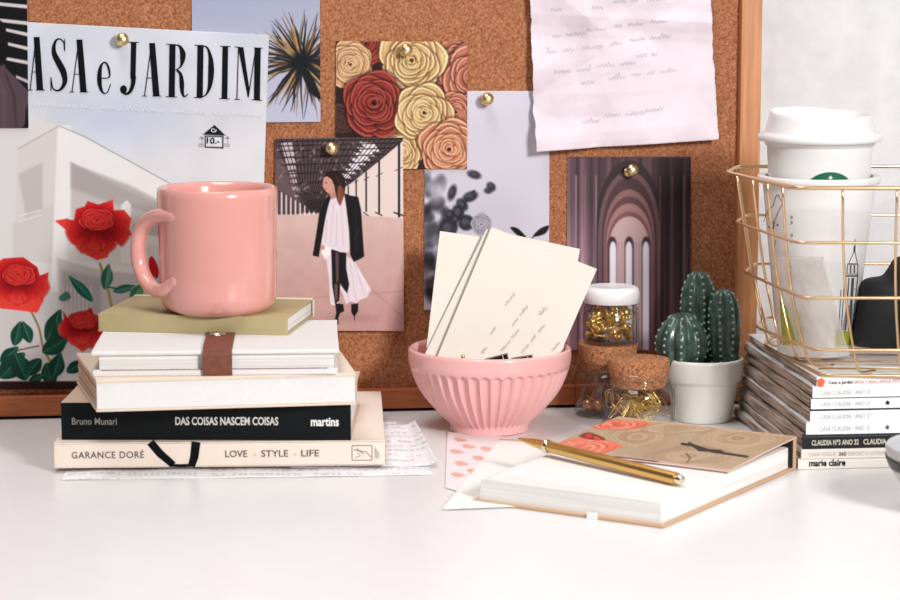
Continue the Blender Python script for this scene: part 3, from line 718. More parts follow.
# --- crumpled handwritten letter
cv = Canvas(520, -90, 722, 160, 2, (228, 215, 223)); cv.noise(30, 4, 1); cv.noise(12, 3, 2)
lq = [(526, -88), (704, -88), (716, 139), (534, 151)]
Rn = Vector((3.1, 7.7, 1.3))
def crump(U, V):
    H = np.zeros(U.shape); rs = np.random.RandomState(5)
    for i in range(52):            # sharp creases along random lines
        a = rs.rand()*PI; d = rs.rand()*1.4-.2; w = .05+.16*rs.rand(); s = rs.choice([-1, 1])*(.0005+.0009*rs.rand())
        q = np.abs(U*cos(a)+V*1.25*sin(a)-d); H += s*np.maximum(0, 1-q/w)*(.5+.5*np.sin(U*rs.rand()*7+V*rs.rand()*9+rs.rand()*6))
    H = H*1.9+.0008*np.sin(U*3.1+.6)+.0022*np.exp(-((V-1)/.10)**2)*(.5+U*.5)-.0004
    return H-H.min()
letter = pinned('letter', 'crumpled pinkish-white handwritten letter hanging at the top of the cork board', 'letter', cv, lq, .0012, .0030, .8, print_mat('letter_ink', .75, .2), .0002, crump)
M_pencil = mat('pencil_ink', (186, 180, 188), .8)
rd = random.Random(3)
Ml = px_frame(lq, .0012, .0030, 540, 100, .0030)
def lp(px, py):
    l = Ml.inverted() @ px_frame(lq, .0012, .0030, px, py, .0030).translation; return l.x, l.y
# hand-torn edges
import itertools
lv = letter.data.vertices; nl = int(max(2, int(math.hypot(178, 12)*.8)))+1; half = len(lv)//2; rows_n = half//nl
exl = (onB(700, 50)-onB(540, 50)).normalized()
for j in range(rows_n):
    for side, i0 in ((1, 0), (-1, nl-1)):
        d = (noise.noise(Vector((j*.11, side*5, 0)))*.0010+noise.noise(Vector((j*.5, side*9, 0)))*.0005)
        for kk_ in range(3):
            for bse in (0, half):
                lv[bse+j*nl+i0+side*kk_].co += exl*d*(1-kk_/3)
words = []
for (x, y, L) in [(550, 12, 16), (590, 10, 6), (612, 4, 30), (646, 2, 28), (553, 38, 20), (585, 32, 20), (614, 28, 22), (650, 24, 22), (546, 54, 26), (582, 50, 16), (610, 46, 10), (630, 42, 24), (554, 74, 30), (596, 68, 36), (636, 58, 22), (580, 85, 14), (608, 80, 12), (632, 76, 40), (582, 124, 14), (604, 118, 34), (644, 112, 16)]:
    a = lp(x, y); hb = MB(Ml); scribble(hb, a[0], a[1], L*S, 4.2*S, rd, .6*S, .09); words.append(hb.build('handwriting', M_pencil, letter, recalc=False))
# drape the writing onto the crumpled sheet
from mathutils.bvhtree import BVHTree
bv = BVHTree.FromPolygons([v.co.copy() for v in letter.data.vertices], [tuple(p.vertices) for p in letter.data.polygons])
for hw in words:
    for v in hw.data.vertices:
        h = bv.ray_cast(v.co+en*.02, -en)
        if h[0] is not None: v.co = h[0]+en*.0002

# ------------------------------------------------------------------ brass push pins on the board
M_brass = mat('polished_brass', (240, 218, 164), .34, metal=1)
M_brassp = mat('pearl_gold', (240, 226, 196), .25, metal=.7)
def pin_mesh(name, m):
    b = MB(); b.lathe([(0, 0), (.0036, 0), (.0042, .0006), (.0036, .0014), (.0016, .0022), (.0014, .0042), (.0026, .0052), (.0044, .0066), (.0050, .0086), (.0044, .0106), (.0026, .0120), (0, .0124)], 24)
    o = b.build(name, m, smooth=True, origin=(0, 0, 0)); return o
pin0 = pin_mesh('push_pin', M_brass); used = False
for (px, py, off, lab, tilt) in [(121, 41, .0045, 'gold push pin holding the old magazine cover', .55), (404, 51, .0022, 'pearly gold push pin at the top of the rose photo', .45),
                           (330, 149, .0034, 'gold push pin holding the hangar photo', .35), (485, 100, .0012, 'gold push pin at the top of the lilac postcard', .4), (628, 172, .0014, 'gold push pin on the gothic arches photo', .8)]:
    p = onB(px, py, off-CK); R = (Matrix.Rotation(yaw_b, 3, 'Z') @ Matrix.Rotation(PI/2+tilt*-.35, 3, 'X') @ Matrix.Rotation(tilt*.3, 3, 'Y'))
    o = pin0 if not used else dup(pin0); used = True
    o.location = p+en*.0003; o.rotation_euler = R.to_euler(); tag(o, lab, 'push pin', 'push pins on the cork board')

# ================================================================== LEFT STACK
def zat(px, py, y): return onY(px, py, y).z
def bframe(a, b_, z0):
    """frame with origin at the front-left bottom, x along the spine, y away from us"""
    A = onZ(a[0], a[1], z0); B = onZ(b_[0], b_[1], z0); x = (B-A); L = x.length; x.normalize(); y = Vector((-x.y, x.x, 0))
    m = Matrix((x, y, Vector((0, 0, 1)))).transposed().to_4x4(); m.translation = A; return m, L
def facing(M, x, z, dy=-.0004):
    """text frame on the front (spine) face of a book frame"""
    return frame(M @ Vector((x, dy, z)), M.to_3x3() @ Vector((1, 0, 0)), (0, 0, 1))

# wrinkled printed tissue paper below the books
M_tissue = mat('printed_tissue', (236, 234, 236), .7, spec=.2)
def tissue(name, label, corners, z, seed, fold=None):
    q = corners; W = [onZ(p[0], p[1], z) for p in q]
    cv = Canvas(50, 405, 445, 490, 3, (238, 236, 238)); rd = random.Random(seed)
    for r_ in range(14):
        y = 420+r_*4.6
        for k in range(70):
            x = 60+k*5.5+rd.uniform(-1, 1)+r_*.6
            if rd.random() < .8: cv.line([(x, y), (x+rd.uniform(1.6, 3.6), y+rd.uniform(-.8, .2))], 1.1, (170, 168, 176), .75)
    def curl(U, V):
        H = .0006*np.sin(U*29+V*5+seed)+.0005*np.sin(V*21+U*8)+.0009
        return .6*H*np.clip(np.minimum(np.minimum(U, 1-U), np.minimum(V, 1-V))*8+.35, .35, 1) + (fold(U, V) if fold else 0)
    o = sheet(name, cv, q, W, .8, print_mat('tissue_ink_%d' % seed, .7, .2), M_tissue, .00025, curl=curl, normal=(0, 0, 1))
    return tag(o, label, 'paper', 'printed tissue sheets under the book stack')
tissue('tissue_sheet', 'printed tissue sheet flat under the cream book, its front edge showing', [(86, 432), (396, 421), (434, 475), (61, 480)], .0004, 1)
tissue('tissue_sheet', 'printed tissue sheet with a curled edge sticking out right of the book stack', [(300, 428), (414, 424), (437, 466), (290, 468)], .0016, 2,
       lambda U, V: .004*np.clip((U-.90)*10, 0, 1)**2)

M_cream = mat('cream_cover', (238, 222, 208), .5, var=.02, scale=40)
M_pages = page_mat('book_pages', (238, 234, 226), (206, 198, 188), (6, 6, 1400))
M_pagesw = page_mat('white_pages', (236, 234, 231), (214, 210, 205), (5, 5, 1300))
M_grey = mat('grey_print', (120, 112, 106), .6)
Z1 = .0034
# --- cream book
M, L = bframe((54, 468.5), (385, 465.5), Z1)
Z2 = zat(60, 443, M.translation.y)
T = Z2-Z1; D_ = .191
r = thing('book', 'cream book lettered LOVE STYLE LIFE, lowest of the left stack', 'book', M @ Vector((L/2, D_/2, 0)))
b = MB(M); b.box(0, L, 0, D_, 0, .0018, .0006); b.box(0, L, 0, D_, T-.0018, T, .0006); b.box(0, L, 0, .0022, 0, T, .0007); b.build('cover', M_cream, r)
b = MB(M); b.box(.003, L-.003, .0024, D_-.003, .0018, T-.0018); b.build('page_block', M_pages, r)
hh = T*.26
k = L/331
text_part('spine_lettering', 'GARANCE DORÉ', facing(M, 18*k, T*.39), hh, mat('brown_ink', (96, 82, 76), .6), r, width=72*k, bold=.006, space=1.1)
for s, x, w in (('LOVE', 171, 22), ('STYLE', 207, 27), ('LIFE', 247, 18)):
    text_part('spine_lettering', s, facing(M, x*k, T*.39), hh, MATS['brown_ink'], r, width=w*k, bold=.008)
M_gold_ink = mat('gold_ink', (226, 200, 150), .5)
for x in (199, 239):
    text_part('spine_lettering', '×', facing(M, x*k, T*.39), hh*.6, M_gold_ink, r, width=4*k)
b = MB(facing(M, 0, 0, -.0003))
vstroke(b, [(96.5*k, T), (106*k, T*.55), (119*k, T*.10)], [8*k, 8*k, 7*k]); vstroke(b, [(142*k, T), (140*k, T*.4), (137*k, T*.04)], [9*k, 8.5*k, 7*k]); vstroke(b, [(116*k, T*.09), (127*k, T*.07), (139*k, T*.09)], [3*k]*3)
b.build('spine_stripes', M_ink, r, recalc=False)
b = MB(facing(M, 0, 0, -.0003)); x0, x1, z0, z1 = 298*k, 318*k, T*.22, T*.80
for p in ([(x0, z0), (x1, z0)], [(x0, z1), (x1, z1)], [(x0, z0), (x0, z1)], [(x1, z0), (x1, z1)], [(x0+.001, z1-.003), (x1-.004, z1-.0045), (x1-.0005, z0+.002)], [(x0+.004, z1-.005), (x0+.006, z0+.003), (x0+.002, z0+.002)], [(x0+.003, z1-.002), (x0+.008, z1-.006)]):
    vstroke(b, p, .0005)
for i in range(5): vstroke(b, [(x1+.002+.0007*i, z0+.001), (x1+.002+.0007*i, z1-.001*(i+1))], .0002)
b.build('publisher_stamp', M_grey, r, recalc=False)
# --- black spine book
M, L = bframe((61.5, 440), (351, 440.5), Z2)
Z3 = zat(62, 403, M.translation.y); T = Z3-Z2; D_ = .132
M_blackc = mat('black_spine', (13, 17, 20), .55, spec=.18)
M_beige = mat('beige_cover_board', (214, 190, 170), .6, var=.03, scale=30)
r = thing('book', 'black-spined book lettered DAS COISAS NASCEM COISAS, second from the bottom of the left stack', 'book', M @ Vector((L/2, D_/2, 0)))
b = MB(M); b.box(0, L, 0, .0016, 0, T, .0005, mi=0); b.box(0, L, .0016, D_, 0, .0010, mi=1); b.box(0, L, .0016, D_, T-.0010, T, mi=1); b.build('cover', [M_blackc, M_beige], r)
b = MB(M); b.box(.002, L-.002, .0018, D_-.001, .0011, T-.0011); b.build('page_block', M_pagesw, r)
M_wink = mat('pale_ink', (214, 212, 206), .6); k = L/290
text_part('spine_lettering', 'Bruno Munari', facing(M, 11*k, T*.42), T*.19, mat('grey_ink', (176, 174, 168), .6), r, width=45*k, bold=.004)
text_part('spine_lettering', 'DAS COISAS NASCEM COISAS', facing(M, 114.5*k, T*.42), T*.21, M_wink, r, width=103*k, bold=.022)
text_part('spine_lettering', 'martins', facing(M, 250*k, T*.40), T*.23, mat('white_ink2', (240, 240, 238), .6), r, width=28*k, bold=.03)
# --- thick white notebook, spine turned slightly left
M, L = bframe((97, 412), (355, 404.5), Z3)
Z4 = zat(97, 379.5, M.translation.y); T = Z4-Z3; D_ = .115
M_canvas = mat('white_canvas', (228, 226, 224), .8, spec=.2, var=.015, scale=300, bump=.5, bscale=1400)
M_kraft = mat('kraft_board', (206, 172, 148), .75, var=.04, scale=60)
r = thing('notebook', 'thick notebook with a white canvas spine and kraft board covers, under the strapped notebook', 'notebook', M @ Vector((L/2, D_/2, 0)))
# the left end is cut on the slant: its back corner reaches further left
sl = -.013
def slab(mb, x0, x1, y0, y1, z0, z1, mi=0, bev=0):
    f = lambda x, y: x + (sl*(y/D_) if x < L/2 else 0)
    mb.hexa([(f(x0, y0), y0, z0), (x1, y0, z0), (x1, y1, z0), (f(x0, y1), y1, z0)], [(f(x0, y0), y0, z1), (x1, y0, z1), (x1, y1, z1), (f(x0, y1), y1, z1)], mi, bev)
b = MB(M); slab(b, 0, L, 0, .0012, .0016, T-.0024, 0, .0004); b.build('canvas_spine', M_canvas, r)
b = MB(M); slab(b, -.0005, L+.0006, -.0008, D_, 0, .0016, 0, .0004); slab(b, -.0005, L+.0006, -.0008, D_, T-.0024, T, 0, .0004)
b.build('cover', mat('ecru_board', (226, 208, 190), .7, var=.03, scale=50), r)
n = 4
for i in range(n):
    z0 = .0017+(T-.0042)*i/n; z1 = .0017+(T-.0042)*(i+1)/n-.0006
    b = MB(M); slab(b, .0005+.0003*(i % 2), L-.0008, .0013, D_-.002, z0, z1); b.build('signature', M_kraft, r)
# --- white notebook with a leather strap
M, L = bframe((92.5, 376.8), (340, 374.2), Z4)
Z5 = zat(93, 351.5, M.translation.y); T = Z5-Z4; D_ = .138
r = thing('notebook', 'white cloth notebook closed with a brown leather strap, below the olive notebook', 'notebook', M @ Vector((L/2, D_/2, 0)))
b = MB(M); b.box(0, L-.0015, 0, D_, 0, .0042, .0008); b.box(-.0008, L-.0005, -.0004, D_, T-.0030, T, .0010); b.box(0, L, D_-.003, D_, 0, T, .0008)
b.build('cover', M_canvas, r)
b = MB(M); b.box(.0045, L-.004, .0030, D_-.003, .0042, T-.0030); b.build('page_block', M_pagesw, r)
b = MB(M); 
for i in range(40): x = .006+i*(L-.014)/40; b.box(x, x+.0035, -.0003, .0006, .0043, .0047)
b.build('stitching', mat('maroon_thread', (150, 92, 96), .8), r)
M_leather = mat('brown_leather', (118, 66, 50), .55, var=.12, scale=220, bump=.4, bscale=500)
x0 = (onY(202, 350, M.translation.y).x-M.translation.x); x1 = (onY(231.5, 350, M.translation.y).x-M.translation.x)
Q = [(.074, T+.0014), (.004, T+.0016), (-.0018, T+.0003), (-.0028, T-.003), (-.0026, .003), (-.0020, .0003), (-.0010, .0003), (-.0014, .003), (-.0016, T-.003), (-.0010, T-.0008), (.0006, T+.0003), (.074, T+.0003)]
Mstr = M @ Matrix(((0, 0, 1, x0), (1, 0, 0, 0), (0, 1, 0, 0), (0, 0, 0, 1)))
b = MB(Mstr); b.prism([(y, z) for y, z in Q], x1-x0); st_ = b.build('strap', M_leather, r)
# snap button where the strap lies on the cover, just in front of the olive notebook
M_steel = mat('nickel', (214, 206, 200), .25, metal=1)
sb = onZ(217.5, 334.2, Z5+.0016)
b = MB(Matrix.Translation(sb)); b.lathe([(0, .0018), (.0035, .0018), (.0055, .0012), (.0060, .0002), (.0062, 0), (0, 0)], 28); b.build('snap_button', M_steel, r, smooth=True)
# --- olive notebook
M, L = bframe((98, 331.5), (287.5, 335.5), Z5)
Z6 = zat(98, 313.5, M.translation.y); T = Z6-Z5; D_ = .104
M_olive = mat('olive_leatherette', (180, 164, 122), .55, var=.04, scale=60, bump=.15, bscale=700)
r = thing('notebook', 'small olive notebook with a cream elastic band, carrying the pink mug', 'notebook', M @ Vector((L/2, D_/2, 0)))
b = MB(M); b.box(0, L, 0, D_, 0, .0016, .0006); b.box(0, L, 0, D_, T-.0016, T, .0006)
b.box(0, L, 0, .0030, 0, T, .0014, seg=3); b.build('cover', M_olive, r, angle=40)
b = MB(M); b.box(.0022, L-.0016, .0030, D_-.002, .0016, T-.0016, .0003); b.build('page_block', M_pagesw, r)
M_elastic = mat('cream_elastic', (232, 226, 206), .8, bump=.3, bscale=1800)
b = MB(M); e0 = D_-.012; t_ = .0005
b.box(.001, L+t_, e0, e0+.005, T, T+t_); b.box(L, L+t_, e0, e0+.005, -.0, T+t_); b.build('elastic_band', M_elastic, r)
b = MB(M); b.prism([(L-.014, D_-.001), (L-.008, D_-.001), (L-.004, D_+.006), (L-.006, D_+.007)], .0004, base=T*.5); b.build('ribbon', M_elastic, r)

# ================================================================== MUG
M_pink = mat('pink_glaze', (228, 162, 153), .16, spec=.5, coat=.6, var=.02, scale=25)
mc = onZ(219, 318, Z6); mc = mc + Vector((mc.x, mc.y, 0)).normalized()*.0385
kx = mc.y/F
Rm = 59.6*kx; HM = .0895
mug = thing('mug', 'pink glazed ceramic mug with a loop handle standing on the olive notebook', 'mug', mc)
mm = Matrix.Translation(mc)
b = MB(mm)
b.lathe([(0, .0016), (.0300, .0016), (.0310, 0), (.0335, 0), (.0350, .0012), (Rm-.0045, .0026), (Rm-.0016, .0062), (Rm-.0006, .012), (Rm-.0002, .03), (Rm, .06), (Rm+.0006, HM-.006), (Rm+.0004, HM-.0012),
         (Rm-.0010, HM), (Rm-.0030, HM-.0008), (Rm-.0042, HM-.004), (Rm-.0046, HM-.02), (Rm-.0050, .012), (Rm-.010, .006), (0, .005)], 96)
b.build('mug_body', M_pink, mug, smooth=True)
def mp3(px, py, dy=0): p = onY(px, py, mc.y+dy); return p
hp = [(183, 217), (174, 216.5), (163, 215.5), (152, 218.5), (143, 228), (139, 245), (140.5, 263), (146, 279), (155, 289), (165, 290), (172, 284), (179, 280)]
pts = spline([tuple(mp3(q[0]-(.8 if q[0] < 170 else -1.5), q[1], -.026*min(1, max(0, (q[0]-140)/34)))) for q in hp]+[tuple(mp3(190, 276, -.014))], 5)
n = len(pts); rad = []
for i in range(n):
    t = i/(n-1); rad.append(.0052+.0022*max(0, 1-t/.12)+.0026*max(0, 1-(1-t)/.14))
b = MB(); b.tube(pts, rad, 16, rx=1.15); b.build('handle', M_pink, mug, smooth=True)

# ================================================================== FLUTED BOWL
bc = onZ(489.5, 437, 0); bc = bc+Vector((bc.x, bc.y, 0)).normalized()*.0300; bk = bc.y/F
M_pinkb = mat('blush_glaze', (238, 182, 179), .22, spec=.5, coat=.4)
bowl = thing('bowl', 'pink fluted ceramic bowl holding cream note cards', 'bowl', bc)
prof_px = [(82.4, 348.5), (82.7, 352), (82.6, 357), (82.3, 362), (81.2, 366), (80.3, 369), (78.8, 374), (76.6, 380), (73.6, 387), (69.6, 394), (64.8, 401), (59.2, 408), (53, 415), (47.2, 421), (42.6, 425.5), (40.6, 428), (40.2, 431), (40.6, 433.5), (39.8, 435)]
RB = 82.5*bk; HB = .0615
zz = lambda y: max(0, HB*(435-y)/(435-348.5))
prof = [(r_*bk, zz(y)) for r_, y in prof_px]
dense = spline([(a, b_) for a, b_ in prof], 4)[::-1]           # bottom to rim
def flute(a, j, z):
    t = z/HB
    if t > .80 or t < .085: return 1
    e = min(1, (t-.085)/.03)
    ph = (a*44/(2*PI)) % 1; u = abs(ph-.5)*2                      # 1 on the ridge
    head = .80-t; capr = .05; e2 = 1
    if head < capr:
        w = math.sqrt(max(0, 1-((capr-head)/capr)**2)); e2 = max(0, min(1, (w-u)/.25))
    return 1-.052*e*e2*(1-u**3.2)
inner = [(r_-.0042 if i > 6 else r_-.004, z) for i, (r_, z) in enumerate(dense) if z > .010]
b = MB(Matrix.Translation(bc))
outp = [(0, .002), (.020, .002), (.0215, 0), (.0288, 0)]+[(r_, max(z, .0006)) for r_, z in dense[1:-1]]
rim = [(RB-.0004, HB+.0006), (RB-.0018, HB+.0015), (RB-.0034, HB+.0008)]
inn = [(r_-.0044, z) for r_, z in dense[::-1] if z > .012 and z < HB-.002]
b.lathe(outp+rim+inn+[(.020, .0075), (0, .0070)], 44*10, lambda a, j, z: flute(a, j, z) if j < len(outp) and j > 3 else 1)
b.build('bowl_body', M_pinkb, bowl, smooth=True)
# --- note cards leaning in the bowl
M_card = mat('cream_card_stock', (226, 221, 211), .75, spec=.2, var=.008, scale=40)
M_pen = mat('faint_pencil', (186, 180, 176), .8)
def card(label, q, ys, scr=(), th=.0005, bow=0):
    W = [onY(p[0], p[1], y) for p, y in zip(q, ys)]
    # keep the sheet planar: fourth corner by parallel completion of the first three where possible
    b = MB(); n = (W[1]-W[0]).cross(W[3]-W[0]).normalized()
    if n.y > 0: n = -n
    d2 = ray(*q[2]); W[2] = EYE+d2*((W[0]-EYE).dot(n)/d2.dot(n))
    k = [w-n*th for w in W]
    b.hexa([W[3], W[2], k[2], k[3]], [W[0], W[1], k[1], k[0]])
    o = b.build('note_card', M_card, origin=W[3]); tag(o, label, 'note card', 'note cards in the pink bowl')
    if scr:
        Mf = frame(W[0]+n*.0004, W[1]-W[0], W[0]-W[3]); rd = random.Random(8)
        for (x, y, Lp) in scr:
            p = Mf.inverted() @ onY(x, y, (W[0]+W[2]).y/2) 
            d = ray(x, y); kk = (Mf.translation-EYE).dot(n)/d.dot(n); p = Mf.inverted() @ (EYE+d*kk)
            h = MB(Mf @ Matrix.Translation((p.x, p.y, 0)) @ Matrix.Rotation(1.25, 4, 'Z')); scribble(h, 0, 0, Lp*bk, 3.0*bk, rd, .45*bk)
            h.build('handwriting', M_pen, o, recalc=False)
    return o
yb = bc.y
card('cream note card at the back left of the bowl, behind the other cards', [(440, 231), (489, 238), (474, 356), (426.5, 348)], [yb+.030, yb+.030, yb+.004, yb+.004])
card('cream note card between the back card and the written card in the bowl', [(486.5, 229), (580, 249), (563, 352), (424, 356)], [yb+.0255, yb+.0255, yb-.0005, yb-.0005])
card('cream note card with slanting handwriting, front of the cards in the bowl', [(491.5, 227), (597, 269), (557, 361), (435.5, 361)], [yb+.0205, yb+.0205, yb-.0065, yb-.0065],
     [(483, 354, 10), (491, 335, 13), (502, 352, 20), (513, 326, 15), (522, 354, 36), (541, 316, 14), (553, 352, 12), (506, 306, 9)])
# small things poking out of the bowl
M_blk = mat('black_enamel', (22, 20, 22), .3, spec=.5)
def clip(label, px0, py0, px1, py1, yy):
    A = onY(px0, py0, yy); B = onY(px1, py1, yy-.002); x = (B-A).normalized(); L = (B-A).length
    y = Vector((0, 1, 0)); y = (y-x*y.dot(x)).normalized(); z = x.cross(y)
    m = Matrix((x, y, z)).transposed().to_4x4(); m.translation = A
    t = thing('binder_clip', label, 'binder clip', A, 'black binder clips in the bowl')
    b = MB(m @ Matrix(((0, 0, 1, 0), (1, 0, 0, 0), (0, 1, 0, 0), (0, 0, 0, 1))))
    b.prism([(-.003, 0), (.003, 0), (.0008, -.010), (-.0008, -.010)], L); b.build('clip_body', M_blk, t)
    b = MB(m); b.tube([(.003, -.003, 0), (.004, -.004, -.012), (L-.004, -.004, -.012), (L-.003, -.003, 0)], .0005, 6); b.build('clip_handle', M_steel, t)
clip('left one of the two black binder clips at the front rim of the bowl', 484, 359.5, 507, 353.5, yb-.044)
clip('right one of the two black binder clips at the front rim of the bowl', 511, 358.5, 532, 355, yb-.042)
b = MB(); p = onY(463, 361, yb-.043); b.tube([p+Vector((0, 0, -.012)), p, p+Vector((0, 0, .0035))], .0011, 10); b.sphere(p+Vector((0, 0, .0035)), .0016)
tag(b.build('brass_stud', M_brass, origin=p+Vector((0, 0, -.012)), smooth=True), 'tiny brass stud standing at the front rim of the pink bowl', 'stud')

# ================================================================== JARS
def clear_glass(name, tint, k=1.0):
    """thin clear glass: see-through face on, mirror-like and darker towards the edges"""
    m = bpy.data.materials.new(name); m.use_nodes = True; nt = m.node_tree; nt.nodes.clear()
    o = nt.nodes.new('ShaderNodeOutputMaterial'); mx = nt.nodes.new('ShaderNodeMixShader'); tr = nt.nodes.new('ShaderNodeBsdfTransparent'); gl = nt.nodes.new('ShaderNodeBsdfGlossy')
    lw = nt.nodes.new('ShaderNodeLayerWeight'); lw.inputs['Blend'].default_value = .35
    r = nt.nodes.new('ShaderNodeValToRGB'); r.color_ramp.elements[0].color = (.05*k,)*3+(1,); r.color_ramp.elements[1].color = (.75, .75, .75, 1); r.color_ramp.elements[0].position = .25
    e = r.color_ramp.elements.new(.7); e.color = (.16*k,)*3+(1,)
    r2 = nt.nodes.new('ShaderNodeValToRGB'); r2.color_ramp.elements[0].color = (.97, .975, .97, 1); r2.color_ramp.elements[1].color = tuple(x*.5 for x in lin(tint))+(1,); r2.color_ramp.elements[0].position = .45
    gl.inputs['Roughness'].default_value = .04
    n = nt.nodes.new('ShaderNodeTexNoise'); n.inputs['Scale'].default_value = 90; tc = nt.nodes.new('ShaderNodeTexCoord'); bp = nt.nodes.new('ShaderNodeBump'); bp.inputs['Strength'].default_value = .35; bp.inputs['Distance'].default_value = .0006
    nt.links.new(tc.outputs['Object'], n.inputs['Vector']); nt.links.new(n.outputs['Fac'], bp.inputs['Height']); nt.links.new(bp.outputs['Normal'], gl.inputs['Normal'])
    nt.links.new(lw.outputs['Facing'], r.inputs['Fac']); nt.links.new(lw.outputs['Facing'], r2.inputs['Fac'])
    nt.links.new(r2.outputs['Color'], tr.inputs['Color']); nt.links.new(r.outputs['Color'], mx.inputs[0])
    nt.links.new(tr.outputs[0], mx.inputs[1]); nt.links.new(gl.outputs[0], mx.inputs[2]); nt.links.new(mx.outputs[0], o.inputs[0]); return m
M_glass = clear_glass('jar_glass', (222, 228, 224))
def jar_glass(t, c, R, H, neck, lug=True):
    b = MB(Matrix.Translation(c)); w = .0014
    o_ = [(0, 0.0008), (R*.72, .0006), (R*.86, 0), (R*.96, .0012), (R, .004), (R, H*.60), (R*.985, H*.68), (neck*1.06, H*.75), (neck*1.02, H*.78), (neck*1.09, H*.81), (neck*1.09, H*.85), (neck*1.0, H*.88), (neck*1.03, H*.93), (neck*1.03, H)]
    i_ = [(neck-.0012, H), (neck-.0014, H*.76), (R-w-.0006, H*.66), (R-w, H*.58), (R-w, .006), (R*.88, .0030), (0, .0028)]
    b.lathe(o_+i_, 64); b.build('glass_body', M_glass, t, smooth=True)
    for s in (-1, 1):                                # moulded lug on each side
        b = MB(Matrix.Translation(c)); b.box(s*neck*1.06-.0016, s*neck*1.06+.0016, -.0025, .0025, H*.70, H*.80, .0012)
        b.build('glass_lug', M_glass, t, smooth=True)
def stopper(t, c, R, z0, z1):
    b = MB(Matrix.Translation(c)); b.lathe([(0, z0-.006), (R*.86, z0-.006), (R*.90, z0), (R*.925, z0+.0002), (R*.99, z1-.0012), (R*.98, z1-.0003), (R*.95, z1), (0, z1)], 64)
    b.build('cork_stopper', M_cork2, t, angle=50)
jf = onZ(638, 436.5, 0); jf += Vector((jf.x, jf.y, 0)).normalized()*.0275; kf = jf.y/F
tf = thing('storage_jar', 'cork-stoppered glass jar of gold paper clips, in front of the cactus pot', 'jar', jf)
jar_glass(tf, jf, 37*kf, .0445, 29.5*kf); stopper(tf, jf, 31.8*kf, .0395, .0540)
jb = onZ(607, 420.5, 0); jb += Vector((jb.x, jb.y, 0)).normalized()*.0262; kb = jb.y/F
tb = thing('storage_jar', 'cork-stoppered glass jar with a few copper pins, under the white-lidded jar', 'jar', jb)
jar_glass(tb, jb, 33.5*kb, .0455, 27*kb); stopper(tb, jb, 30.5*kb, .0420, .0560)
js = Vector((onY(611, 320, jb.y).x, jb.y, .0561)); ks = js.y/F
ts = thing('storage_jar', 'small glass jar of gold push pins with a white lid, on top of another jar', 'jar', js)
jar_glass(ts, js, 28.3*ks, .0330, 25*ks)
b = MB(Matrix.Translation(js)); RL = 28.6*ks
b.lathe([(25.3*ks, .0330), (RL-.0006, .0320), (RL, .0326), (RL+.0001, .0400), (RL-.0010, .0432), (RL-.0034, .0446), (RL-.006, .0448), (RL-.0075, .0443), (0, .0443)], 64)
b.build('white_lid', mat('white_plastic', (240, 240, 242), .3, spec=.5), ts, smooth=True)
# contents: rest in a loose heap, kept apart by rejection
def heap(n, R, z0, z1, L, rad, seed, flat=.5, minc=None):
    rd = random.Random(seed); out = []; tries = 0
    while len(out) < n and tries < 60000:
        tries += 1; a = rd.uniform(0, 2*PI); rr = (R-rad)*math.sqrt(rd.random()); z = z0+rad+(z1-z0)*rd.random()**1.3
        th = rd.uniform(0, 2*PI); ph = rd.uniform(-flat, flat); d = Vector((cos(th)*cos(ph), sin(th)*cos(ph), sin(ph)))
        c = Vector((rr*cos(a), rr*sin(a), z)); e1 = c-d*L/2; e2 = c+d*L/2
        if max(e1.xy.length, e2.xy.length) > R-rad*.9 or min(e1.z, e2.z) < z0+rad*.8: continue
        S_ = [e1.lerp(e2, q/5) for q in range(6)]
        if any(min((p-q).length for p in S_ for q in T_) < (minc or rad*1.1) for T_, _, _ in out): continue
        out.append((S_, e1, d))
    return out
b = MB(); b.lathe([(0, 0), (.0012, .0002), (.0026, .0006), (.0029, .0014), (.0022, .0022), (.0010, .0028), (.0009, .0044), (.0016, .0050), (.0016, .0056), (.0005, .0060), (.0004, .0110), (0, .0122)], 12)
M_gold = mat('shiny_gold', (248, 216, 134), .34, metal=1)
tk = b.build('push_pin', M_gold, smooth=True, origin=(0, 0, 0)); first = True
for S_, e1, d in heap(60, 28.3*ks-.0016, .0030, .0235, .0112, .0022, 5, 1.0, .0027):
    o = tk if first else dup(tk); first = False
    o.location = js+e1; o.rotation_euler = d.to_track_quat('Z', 'Y').to_euler(); tag(o, 'gold push pin lying in the heap inside the white-lidded glass jar', 'push pin', 'gold push pins in the white-lidded jar')
M_copper = mat('copper', (232, 166, 104), .3, metal=1)
b = MB(); b.lathe([(0, 0), (.0020, .0003), (.0045, .0020), (.0052, .0045), (.0040, .0072), (.0016, .0085), (.0007, .0090), (.0005, .0170), (0, .0185)], 16)
tk = b.build('round_pin', M_copper, smooth=True, origin=(0, 0, 0)); first = True
for (x, y, z, d, lab) in [(-.016, -.006, .0045, (.3, -.1, .9), 'copper pin upright near the left side of the back jar'), (.010, -.013, .0035, (.15, .1, 1), 'copper pin standing on its round head at the right in the back jar'), (-.010, -.012, .0060, (.6, .2, .7), 'copper pin leaning left of the standing pin in the back jar'), (-.002, -.002, .0065, (-.7, .5, .35), 'copper pin lying in the middle of the back jar'), (.004, .010, .0075, (.5, .4, .5), 'copper pin at the rear of the back jar')]:
    o = tk if first else dup(tk); first = False
    o.location = jb+Vector((x, y, z)); o.rotation_euler = Vector(d).normalized().to_track_quat('Z', 'Y').to_euler(); tag(o, lab, 'pin', 'copper pins in the back jar')
b = MB(); w_ = .0030; Lc = .019
pc = [(-w_, .004, 0), (-w_, Lc-.003, 0), (-w_*.5, Lc, 0), (w_*.5, Lc, 0), (w_, Lc-.003, 0), (w_, .003, 0), (w_*.5, 0, 0), (-w_*.3, 0, .0002), (-w_*.6, .003, .0006), (-w_*.6, Lc-.006, .0008), (0, Lc-.003, .0008), (w_*.6, Lc-.006, .0006), (w_*.6, .006, .0004)]
